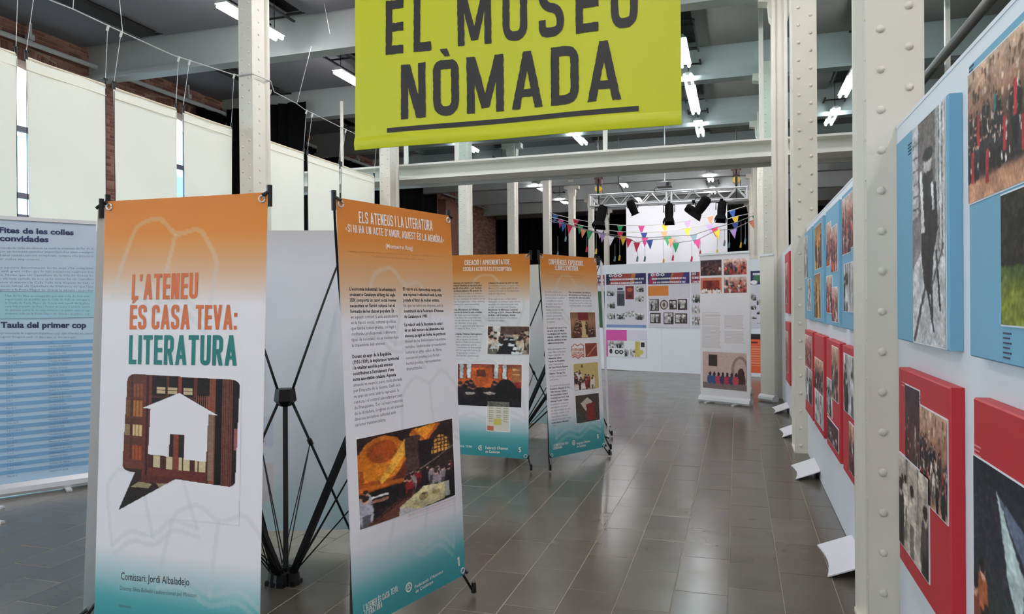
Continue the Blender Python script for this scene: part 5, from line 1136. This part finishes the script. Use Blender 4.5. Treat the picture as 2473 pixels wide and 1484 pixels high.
for k, l in enumerate(txt):
    y = 601 + 8.9 * k + (3 if k > 3 else 0)
    if l: sL.text(b, font_text(l, 0, 1), (-40, y), (226 if k not in (3,) else 97, y + 2), y - 5.2, .003)
for k, l in enumerate(["Una de les fites aconseguides per una colla de fora amb", "repercussió és el millor que la Colla de Valls va carregar a", "la Diada de Festa Major de Gràcia amb aquell dia la plaça", "seva Vila Joaquim de Rius i Taulet va veure el primer castell", "de gamma extra de la seva història i el quatre amb el cap", "primera colla en la Festa Major de Gràcia i sa primer cop"]):
    y = 717 + 8.6 * k; sL.text(b, font_text(l, 0, 1), (12, y), (216, y + 1), y - 5, .0035)
for k, l in enumerate(["Us representada la següent el primer cop que s'ha fet un castell,", "una segons lleugera amb el dia i que el descarregat."]):
    y = 807 + 9 * k; sL.text(b, font_text(l, 0, 1), (-20, y), (228 - 44 * k, y + 1), y - 5, .003)
b.build('text_block', M_GB, tL, fix=False)
b = MB(); a = sL.uv(100, 824)[1]; e_ = sL.uv(100, 1145)[1]; rows = 36
for k in range(0, rows, 2):
    v0_ = a + (e_ - a) * k / rows; v1_ = a + (e_ - a) * (k + 1) / rows; b.add([sL.S(.02, v0_, .0025), sL.S(.985, v0_, .0025), sL.S(.985, v1_, .0025), sL.S(.02, v1_, .0025)], [(0, 1, 2, 3)])
b.build('table_stripes', mat('stripe_blue', (122, 170, 210), .6), tL, fix=False)
b = MB(); rows_t = ['Castell', '4 de 8', '3 de 8', 'Torre de 7', '5 de 7', '3 de 9 amb folre', '4 de 9', '2 de 8', 'Pilar de 6']; col_t = ['Colla', 'Castellers de Barcelona', 'Xiquets de Valls', 'Castellers de Sants', 'Castellers de Sabadell', 'Castellers de Vilafranca', 'Minyons de Terrassa', 'Castellers de Lleida']
for k in range(rows):
    v_ = a + (e_ - a) * (k + .78) / rows; sL.line(b, font_text(rows_t[k % 9 if k else 0], 0, 1), .32, v_, .014, .8, .0035); sL.line(b, font_text(col_t[(k - 1) % 7 + 1 if k else 0], 0, 1), .62, v_, .014, .8, .0035)
sL.line(b, font_text('Primera actuació castellera', 0, 1), .26, sL.uv(60, 1166)[1], .016, .8, .0035)
b.build('table_text', mat('table_ink', (88, 122, 156), .6), tL, fix=False)
b = MB()
for (x, y) in ((2, 1226), (2, 1262)):
    p = on(2, .008, x, y); b = MB(); b.bar(tuple(p + V(-.25, .02, 0)), tuple(p + V(.02, 0, 0)), .03, .014); b2 = b.build('stand_foot', M_ALU, org=tuple(p), label=None); tag(b2, 'flat silver stand foot poking in at the left edge, %s one' % ('upper' if y == 1226 else 'lower'), 'stand foot')
# right ones
p = on(2, 0, 1692, 970); q = on(2, 0, 1812, 983)
c = Cv(90, 210, (222, 220, 224))
def put(c, k, x0, y0, x1, y1):
    X0, X1, Y0, Y1 = int(x0 * c.w), int(x1 * c.w), int(y0 * c.h), int(y1 * c.h); kk = photo(k[0], X1 - X0, Y1 - Y0, k[1]) if isinstance(k, tuple) else k(X1 - X0, Y1 - Y0); c.a[Y0:Y1, X0:X1] = kk.a
put(c, ('dusk', 3), .03, .045, .46, .155); put(c, ('fair', 9), .5, .045, .95, .155)
def stage(w, h):
    k = Cv(w, h, (196, 120, 90)); k.rect(.1, .15, .9, .8, (130, 44, 34)); k.rect(.3, .2, .55, .7, (90, 30, 28)); k.people(8, .7, .8, .12, [(226, 220, 214)], seed=1); return k.noise(10, 1, 2)
put(c, stage, .03, .17, .46, .28); put(c, ('fair', 14), .5, .17, .95, .28)
r = random.Random(5)
for x0, y0, y1 in ((.04, .345, .40), (.04, .41, .5), (.04, .51, .62), (.04, .625, .66), (.5, .345, .42), (.5, .43, .52), (.5, .54, .62)):
    y = y0
    while y < y1: c.rect(x0, y, x0 + .4 * r.uniform(.9, 1), y + .0035, (196, 186, 190)); y += .0095
def village(w, h):
    k = Cv(w, h, (196, 170, 164)); k.rect(.14, .06, .34, .38, (60, 46, 48)); k.ell(.86, .5, .2, .42, (150, 126, 120)); k.ell(.86, .5, .14, .34, (196, 170, 164)); k.ell(.88, .6, .08, .2, (70, 46, 44)); k.rect(.8, .6, .97, .88, (70, 46, 44)); k.rect(0, .84, 1, 1, (120, 104, 104))
    for i, cc in enumerate(((60, 80, 130), (60, 80, 130), (190, 60, 84), (60, 60, 90), (180, 56, 76), (70, 70, 100), (190, 70, 84))): k.ell(.16 + .1 * i, .75, .07, .12, cc); k.ell(.17 + .1 * i, .6, .03, .06, (50, 30, 34))
    return k.noise(8, 1, 2)
put(c, village, .06, .69, .94, .945)
tR1, sR1 = rollup(p[:2], q[:2], 2.085, c, 'white roll-up banner with four small pictures above and a village picture below', 'roll-up banners')
p2 = on(2, 0, 1765, 955); q2 = on(2, 0, 1829, 958)
p2 = wp((1750 - CX) / F0 * 11.2, 11.2, 0); q2 = wp((1813 - CX) / F0 * 10.95, 10.95, 0)
rollup(p2[:2], q2[:2], 2.09, Cv(4, 4, (220, 220, 214)), 'blank back of a roll-up banner directly behind the picture one', 'roll-up banners', feet=False)
p3 = wp((1836 - CX) / F0 * 10.65, 10.65, 0); q3 = wp((1905 - CX) / F0 * 10.5, 10.5, 0)
p3 = wp((1836 - CX) / F0 * 10.30, 10.30, 0); q3 = wp((1868 - CX) / F0 * 10.05, 10.05, 0); q3 = p3 + (q3 - p3) * 1.05
rollup(p3[:2], q3[:2], 2.07, Cv(4, 4, (224, 223, 214)), 'blank cream roll-up banner beside the third right column', 'roll-up banners', feet=False)

# ================================================================== FAR PARTITION WITH POSTERS
PL = on(2, 0, 1418, 891); PR = on(2, 0, 1690, 905); pd = PR - PL; PR2 = PL + pd * 1.62; PL2 = PL - pd * .25
zT = 2.2; t = thing('poster_partition', 'low white partition carrying the mask posters at the far end', 'partition', tuple((PL + PR) / 2))
nn = V(pd[1], -pd[0], 0); nn /= np.linalg.norm(nn)
pn = 4
for k in range(pn):
    a = PL2 + (PR2 - PL2) * k / pn; e_ = PL2 + (PR2 - PL2) * (k + .998) / pn
    b = MB(); b.prism([tuple(a + V(0, 0, .01)), tuple(e_ + V(0, 0, .01)), tuple(e_ - nn * .04 + V(0, 0, .01)), tuple(a - nn * .04 + V(0, 0, .01))], (0, 0, zT)); b.build('panel', M_WHITE, t)
sP = Sheet(PL2 + V(0, 0, zT), PR2 + V(0, 0, zT), PL2, PR2)
def header(c, h, seed):
    r = random.Random(seed); base = [(44, 40, 84), (150, 44, 76), (60, 52, 110), (180, 112, 60), (110, 40, 90), (36, 34, 60), (150, 60, 60)]
    c.rect(0, 0, 1, h, (52, 46, 92))
    for k in range(9): x = r.random(); w_ = r.uniform(.1, .3); c.mask(c.pmask([(x, 0), (x + w_, 0), (x + w_ * .4, h), (x - w_ * .5, h)]) & (c.Y <= h), r.choice(base))
    for k in range(3): c.ell(.12 + .12 * k, h * .15, .05, h * .12, (230, 228, 232)); c.ell(.12 + .12 * k, h * .15, .025, h * .06, (60, 46, 90))
    for row, y in enumerate((h * .42, h * .78)):
        x = .1 + .03 * row
        while x < .92: w_ = r.uniform(.02, .045); c.rect(x, y, x + w_, y + h * .17, (226, 222, 226)); c.rect(x + w_ * .35, y + h * .05, x + w_ * .6, y + h * .12, (90, 70, 110)); x += w_ * 1.35
def pq(c, x0, y0, x1, y1, X0, Y0, X1, Y1, k, seed=1):
    put(c, (k, seed), (x0 - X0) / (X1 - X0), (y0 - Y0) / (Y1 - Y0), (x1 - X0) / (X1 - X0), (y1 - Y0) / (Y1 - Y0))
def poster(c, x0, y0, x1, y1, label, name='poster'):
    q0 = sP.uv(x0, y0); q1 = sP.uv(x1, y1); S = sP.S
    o = paint_obj(name, [unwrap(S, c, .006, q0[0], q0[1], q1[0], q1[1])], None, org=tuple(S((q0[0] + q1[0]) / 2, q1[1], .006)))
    return tag(o, label, 'poster', 'mask posters on the far partition')
P1c = Cv(100, 132, (206, 200, 210)); header(P1c, .2, 1)
a = (205, 295, 655, 890)
for k, q in enumerate(((215, 480, 310, 545), (535, 437, 632, 503), (535, 545, 632, 610), (217, 613, 310, 680), (217, 733, 310, 800), (323, 733, 417, 800), (427, 708, 522, 775), (535, 735, 635, 808))): pq(P1c, *q, *a, 'bw', 50 + k)
P1c.rect(.28, .33, .465, .6, (60, 60, 66)); P1c.rect(.28, .32, .465, .38, (110, 110, 116)); P1c.rect(.29, .265, .43, .30, (50, 50, 56)); P1c.rect(.49, .235, .70, .475, (110, 36, 34)); P1c.ell(.6, .3, .07, .04, (170, 90, 70)); P1c.ell(.6, .42, .06, .03, (60, 26, 26)); P1c.rect(0, .95, 1, 1, (120, 140, 190)); P1c.noise(5, 4, 2)
poster(P1c, 1464, 663, 1561, 792, 'mask poster with small grey photographs and a dark red picture')
P2c = Cv(100, 132, (206, 200, 210)); header(P2c, .2, 2); P2c.rect(0, .235, .495, .415, (206, 124, 54)); a = (672, 290, 1140, 895)
for k, q in enumerate(((688, 578, 795, 708), (915, 588, 1000, 692), (1008, 580, 1113, 697), (693, 730, 815, 848), (850, 725, 962, 858), (975, 735, 1112, 848))):
    f = lambda v: v
    X0, Y0, X1, Y1 = (q[0] - 672) / 468, (q[1] - 290) / 605, (q[2] - 672) / 468, (q[3] - 290) / 605; P2c.rect(X0, Y0, X1, Y1, (64, 50, 44)); pq(P2c, q[0] + 12, q[1] + 14, q[2] - 12, q[3] - 14, *a, 'bw', 60 + k)
P2c.ell(.39, .58, .1, .09, (80, 60, 54)); P2c.ell(.39, .58, .075, .068, (190, 176, 170)); P2c.ell(.39, .58, .03, .04, (90, 76, 72)); P2c.noise(5, 5, 2)
poster(P2c, 1565, 661, 1666, 793, 'mask poster with an orange box and seven framed old portraits')
P3c = Cv(40, 130, (206, 200, 210)); header(P3c, .2, 3)
for k in range(3): put(P3c, ('bw', 70 + k), .05, .4 + .2 * k, .95, .55 + .2 * k)
poster(P3c, 1669, 658, 1700, 793, 'mask poster partly hidden by the picture roll-up banner')
P0c = Cv(26, 130, (206, 202, 210)); header(P0c, .2, 4); P0c.rect(.05, .31, 1, 1, (50, 92, 62)); poster(P0c, 1440, 665, 1461, 792, 'narrow visible part of a green poster behind the banner numbered 6')
P4c = Cv(100, 70, (212, 208, 220)); P4c.rect(0, 0, .52, .4, (206, 84, 160)); P4c.rect(0, 0, .05, 1, (206, 84, 160)); P4c.rect(.05, .4, .97, 1, (222, 222, 226))
put(P4c, ('bw', 80), .06, .42, .32, .68); put(P4c, ('bw', 81), .3, .42, .45, .68); P4c.rect(.72, .42, .84, .98, (186, 174, 90)); P4c.rect(.86, .44, .95, .62, (40, 38, 40)); P4c.ell(.12, .8, .04, .09, (60, 50, 60)); P4c.ell(.27, .82, .055, .08, (30, 28, 30)); P4c.ell(.38, .82, .055, .08, (30, 28, 30)); P4c.ell(.27, .82, .025, .035, (226, 226, 226)); P4c.ell(.38, .82, .025, .035, (226, 226, 226)); put(P4c, ('bw', 83), .46, .7, .58, .98); put(P4c, ('bw', 84), .6, .7, .72, .98); P4c.ell(.85, .8, .08, .1, (196, 186, 110))
poster(P4c, 1464, 797, 1562, 865, 'low poster with a pink corner and black carnival masks')
P5c = Cv(36, 150, (206, 204, 214)); P5c.rect(0, 0, 1, .24, (44, 46, 90)); P5c.ell(.6, .13, .35, .06, (60, 110, 80)); P5c.rect(.2, .04, .8, .08, (210, 214, 224)); P5c.ell(.3, .2, .3, .035, (230, 230, 234))
for k in range(6): put(P5c, ('bw', 90 + k), .05 + .5 * (k % 2), .4 + .1 * k, .5 + .45 * (k % 2), .52 + .08 * k)
poster(P5c, 1812, 655, 1842, 793, 'tall poster with tilted photographs seen right of the picture roll-up')
P6c = Cv(30, 90, (220, 96, 60)); P6c.rect(0, 0, 1, .14, (40, 36, 40)); P6c.rect(.05, .2, .6, .24, (90, 34, 30))
for k in range(9): P6c.rect(.08, .32 + .06 * k, .9, .335 + .06 * k, (236, 170, 140))
poster(P6c, 1812, 807, 1842, 902, 'orange red poster low on the partition right of the picture roll-up')

# ================================================================== STAGE: BACKDROP, TRUSS, SPOTS, HOISTS, BUNTING
p = on(1, 26.6, 1513, 640); q = on(1, 26.6, 1757, 640); zt_ = on(1, 26.6, 1757, 478)[2]
t = thing('white_backdrop', 'tall white backdrop screen at the far end behind the spotlights', 'backdrop', ((p[0] + q[0]) / 2, 26.6, 0))
b = MB(); b.box((p[0], 26.6, 0), (q[0], 26.62, zt_)); b.build('screen_sheet', M_SCREENW, t)
b = MB(); b.tube([(p[0] - .05, 26.61, zt_), (q[0] + .05, 26.61, zt_)], .03, 6); b.build('top_bar', M_ALU, t)
YT = 20.4
aL = on(1, YT, 1424, 498); aR = on(1, YT, 1806, 481); zlo = (aL[2] + aR[2]) / 2; hh = .32; x0, x1 = aL[0], aR[0]
t = thing('lighting_truss', 'aluminium box truss hanging above the far stage area', 'truss', ((x0 + x1) / 2, YT, zlo))
for dy in (0, .3):
    for dz in (0, hh):
        b = MB(); b.tube([(x0, YT + dy, zlo + dz), (x1, YT + dy, zlo + dz)], .026, 8); b.build('chord', M_ALU, t, smooth=True)
n = 15; sp = (x1 - x0) / n
for k in range(n):
    xa, xb = x0 + sp * k, x0 + sp * (k + 1); 
    for dy in (0, .3):
        b = MB(); b.tube([(xa, YT + dy, zlo if k % 2 else zlo + hh), (xb, YT + dy, zlo + hh if k % 2 else zlo)], .013, 5); b.build('brace', M_ALU, t)
    b = MB(); b.tube([(xa, YT, zlo), (xb, YT + .3, zlo)], .012, 5); b.tube([(xa, YT, zlo + hh), (xb, YT + .3, zlo + hh)], .012, 5); b.build('brace', M_ALU, t)
for xx in (x0 + .02, x0 + (x1 - x0) * .5, x0 + (x1 - x0) * .53, x1 - .02):
    b = MB()
    for dy in (0, .3): b.tube([(xx, YT + dy, zlo), (xx, YT + dy, zlo + hh)], .022, 6)
    b.build('end_frame', M_ALU, t)
b = MB(); pts = [(x0 + (x1 - x0) * u, YT + .15 + .05 * math.sin(u * 30), zlo + hh + .03 + .03 * math.sin(u * 17)) for u in np.linspace(.12, .62, 24)]; b.tube(pts, .016, 5); b.build('power_cable', M_BLACK, t)
for nm, xx, yy in (('left', 1446, 432), ('right', 1778, 410)):
    P = on(1, YT + .15, xx, yy); x = P[0]; bz = BEAMZ
    t = thing('chain_hoist', 'yellow and red chain hoist carrying the %s end of the truss' % nm, 'hoist', (x, YT + .15, zlo + hh), 'chain hoists of the truss')
    ztop = on(1, YT + .15, xx, yy - 4)[2]; zy = on(1, YT + .15, xx, yy + 26)[2]
    b = MB(); b.box((x - .09, YT + .05, ztop - .22), (x - .03, YT + .25, ztop)); b.box((x + .03, YT + .05, ztop - .22), (x + .09, YT + .25, ztop)); b.box((x - .13, YT + .1, ztop - .06), (x + .13, YT + .2, ztop - .02)); b.build('trolley', M_HOIST, t)
    b = MB(); b.tube([(x, YT + .02, zy), (x, YT + .28, zy)], .095, 10); b.build('casing', M_YELLOW, t)
    b = MB(); b.box((x - .03, YT + .0, zy - .14), (x + .03, YT + .3, zy + .16)); b.build('hook_block', M_BLACK, t)
    b = MB(); b.tube([(x, YT + .15, ztop), (x, YT + .15, zlo + .0)], .018, 6); b.tube([(x + .1, YT + .15, zy), (x + .12, YT + .15, zlo + hh)], .008, 5); b.build('chain', M_BLACK, t)
    b = MB(); b.tube([(x, YT + .15, ztop), (x, YT + .15, CEILZ + .1)], .02, 6); b.build('hanger', M_HOIST, t)
P = on(1, YT - 1.2, 1605, 447); x, y, z = P
t = thing('ceiling_projector', 'grey projector hanging from the ceiling above the truss', 'projector', tuple(P))
b = MB(); b.box((x - .19, y - .15, z - .06), (x + .19, y + .15, z + .05)); b.build('body', mat('projector_grey', (96, 96, 98), .5), t)
b = MB(); b.tube([(x + .1, y - .15, z), (x + .1, y - .2, z)], .045, 10); b.build('lens', M_BLACK, t)
b = MB(); b.tube([(x, y, z + .05), (x, y, CEILZ)], .025, 6); b.box((x - .08, y - .08, z + .05), (x + .08, y + .08, z + .1)); b.build('mount', M_STEEL, t)
b = MB(); b.tube([(x - .19, y, z - .02), (x - .27, y, z - .1), (x - .24, y, z - .2)], .008, 5); b.build('power_cable', M_BLACK, t)
b = MB(); P0 = on(1, YT - .5, 1494, 428); P1 = on(1, YT - .5, 1506, 465); b.tube([V(P0[0], P0[1], CEILZ), P0, P0 * .6 + P1 * .4 + V(-.05, 0, 0), P1], .014, 5); tag(b.build('power_cable', M_BLACK, org=tuple(P0)), 'loose black cable dropping from the ceiling to the truss', 'cable')
M_SPOT = mat('matt_black_enamel', (7, 7, 8), .8, spec=.1)
def spot(px_, py_, size, aim, doors, label):
    P = on(1, YT, px_, py_); top = V(P[0], YT, zlo - .03); P = V(P[0], YT, P[2]); aim = V(*aim); aim /= np.linalg.norm(aim)
    t = thing('stage_spotlight', label, 'spotlight', tuple(top), 'stage spotlights on the truss')
    a, e_ = P - aim * size * .68, P + aim * size * .5
    b = MB(); b.tube([a, a + aim * size * .15, P, e_], [size * .24, size * .33, size * .34, size * .30], 10); b.build('body', M_SPOT, t)
    b = MB(); b.tube([e_, e_ + aim * .03], [size * .36, size * .36], 10); b.build('lens_rim', M_SPOT, t)
    sd = np.cross(aim, V(0, 1, 0)); sd = V(1, 0, 0) if np.linalg.norm(sd) < .2 else sd / np.linalg.norm(sd); up_ = V(0, 0, 1)
    sx = V(1, 0, 0) * size * .42
    b = MB(); b.tube([P - sx, P - sx + up_ * size * .55, P + sx + up_ * size * .55, P + sx], .014, 5); b.build('yoke', M_SPOT, t)
    b = MB(); b.tube([P + up_ * size * .55, top + V(0, 0, .03)], .016, 5); b.box(tuple(top + V(-.04, -.04, -.02)), tuple(top + V(.04, .04, .06))); b.build('clamp', M_SPOT, t)
    if doors:
        o2 = np.cross(aim, sd); c0 = e_ + aim * .03
        for dv, wv in ((sd, o2), (-sd, o2), (o2, sd), (-o2, sd)):
            r0 = size * .32; b = MB(); L = size * .32
            q = [c0 + dv * r0 - wv * r0, c0 + dv * r0 + wv * r0, c0 + dv * (r0 + L * .35) + aim * L + wv * r0 * 1.25, c0 + dv * (r0 + L * .35) + aim * L - wv * r0 * 1.25]
            b.prism([tuple(v) for v in q], tuple(dv * .006)); b.build('barn_door', M_SPOT, t)
    return t
spot(1452, 520, .42, (-.15, -.3, -1), True, 'largest black spotlight with wide barn doors at the left end of the truss')
spot(1528, 503, .34, (.4, .2, -1), False, 'small black spotlight tilted right, second from the left on the truss')
spot(1616, 513, .36, (0, -.25, -1), True, 'black spotlight with barn doors hanging straight down mid truss')
spot(1675, 511, .36, (.9, .1, -.55), False, 'black spotlight tipped sideways, left one of the crossed pair')
spot(1695, 498, .42, (-.75, .1, -1), True, 'long black spotlight crossing its neighbour, right one of the pair')
spot(1743, 507, .36, (-.1, -.3, -1), True, 'black spotlight with barn doors at the right end of the truss')

for x in (-2.3, -.9):                                # two added fill lights brighten the backdrop, apart from the modelled spotlights
    l = bpy.data.lights.new('backdrop_fill', 'SPOT'); l.energy = 110; l.spot_size = 1.3; l.spot_blend = .8; l.shadow_soft_size = .1; l.color = (1, .98, 1)
    o = bpy.data.objects.new('backdrop_fill', l); COL.objects.link(o); o.location = (x, YT + .5, zlo - .1); d_ = Vector((-1.7, 26.6, 3.9)) - Vector(o.location); o.rotation_euler = d_.to_track_quat('-Z', 'Y').to_euler()
# bunting
CC = dict(b=(52, 96, 168), m=(196, 64, 130), r=(200, 44, 76), g=(40, 140, 88), o=(222, 142, 106), v=(172, 142, 200), w=(226, 222, 228), y=(214, 176, 54), n=(44, 66, 130), t=(104, 130, 140))
FM = {k: mat('felt_' + k, v, .8) for k, v in CC.items()}
sc_ = 0.2264
STR = [([(-25, 545), (95, 568), (315, 620), (545, 660), (785, 682), (1012, 686), (1260, 672), (1500, 635), (1745, 585), (1980, 520), (2230, 445)], 'brwgmyvobx', 22.6, 'topmost of the four across the stage'),
       ([(-25, 590), (155, 620), (362, 682), (575, 727), (785, 750), (1040, 760), (1255, 748), (1500, 712), (1738, 672), (2012, 590), (2240, 540)], 'mgwrnoyvym', 22.1, 'second bunting string from the top'),
       ([(-25, 620), (185, 655), (395, 722), (600, 768), (820, 800), (1048, 815), (1290, 803), (1570, 785), (1790, 710), (2010, 655), (2225, 570)], 'bovymgtrng', 21.6, 'third bunting string from the top'),
       ([(-25, 640), (250, 680), (460, 745), (690, 800), (880, 825), (962, 868), (1100, 838), (1330, 820), (1380, 872), (1605, 838), (1815, 735), (1990, 725), (2190, 630)], 'rgwrrnogmyvo', 21.1, 'lowest of the four, dipping to the green flag mid-stage')]
TAS = [[(120, 800, 960, 't'), (205, 680, 800, 't'), (730, 880, 1010, 't')], [(430, 800, 910, 'r'), (780, 850, 1000, 'y'), (1250, 800, 1040, 'y')], [(1050, 880, 1010, 't'), (1350, 860, 1000, 'r'), (1550, 860, 1010, 'r'), (2075, 640, 860, 'y')], [(530, 780, 930, 'y'), (970, 930, 1010, 't'), (1640, 850, 950, 'r'), (1820, 800, 940, 'y'), (1900, 720, 840, 't'), (1950, 760, 860, 't'), (2120, 640, 820, 't')]]
for si, (pts, cols, yy, lb) in enumerate(STR):
    W3 = [on(1, 23.45 - si * .35 * math.sin(PI * min(1, max(0, x / 2225))), 1320 + max(x, 35) * sc_, 390 + y * sc_) for x, y in pts]
    t = thing('bunting_string', 'string of felt pennants, ' + lb, 'bunting', tuple(W3[5]), 'bunting strings across the stage')
    b = MB(); b.tube(W3, .012, 5); b.build('cord', M_WIRE if si < 2 else M_STEEL, t)
    for k, (P, cc) in enumerate(zip(W3[1:], cols + 'b')):
        if cc == 'x': continue
        q = W3[min(k + 2, len(W3) - 1)]; tn = V(q[0] - W3[k][0], 0, q[2] - W3[k][2]); tn /= np.linalg.norm(tn); w_ = .105; h_ = .30; dn = V(tn[2] * .6, 0, -1)
        b = MB(); b.prism([tuple(P - tn * w_), tuple(P + tn * w_), tuple(P + dn * h_)], (0, .006, 0)); b.build('pennant', FM[cc], t)
    for x, ya, yb, cc in TAS[si]:
        a = on(1, 23.0 - si * .3, 1320 + x * sc_, 390 + ya * sc_); e_ = on(1, 23.0 - si * .3, 1320 + x * sc_, 390 + yb * sc_)
        b = MB(); b.tube([a, e_], .006, 5); o = b.build('tassel_cord', M_STEEL, t)
        b = MB(); b.tube([e_, e_ - V(0, 0, .05), e_ - V(.02, 0, .17)], [.016, .03, .034], 6); b.build('tassel', FM[cc], t)
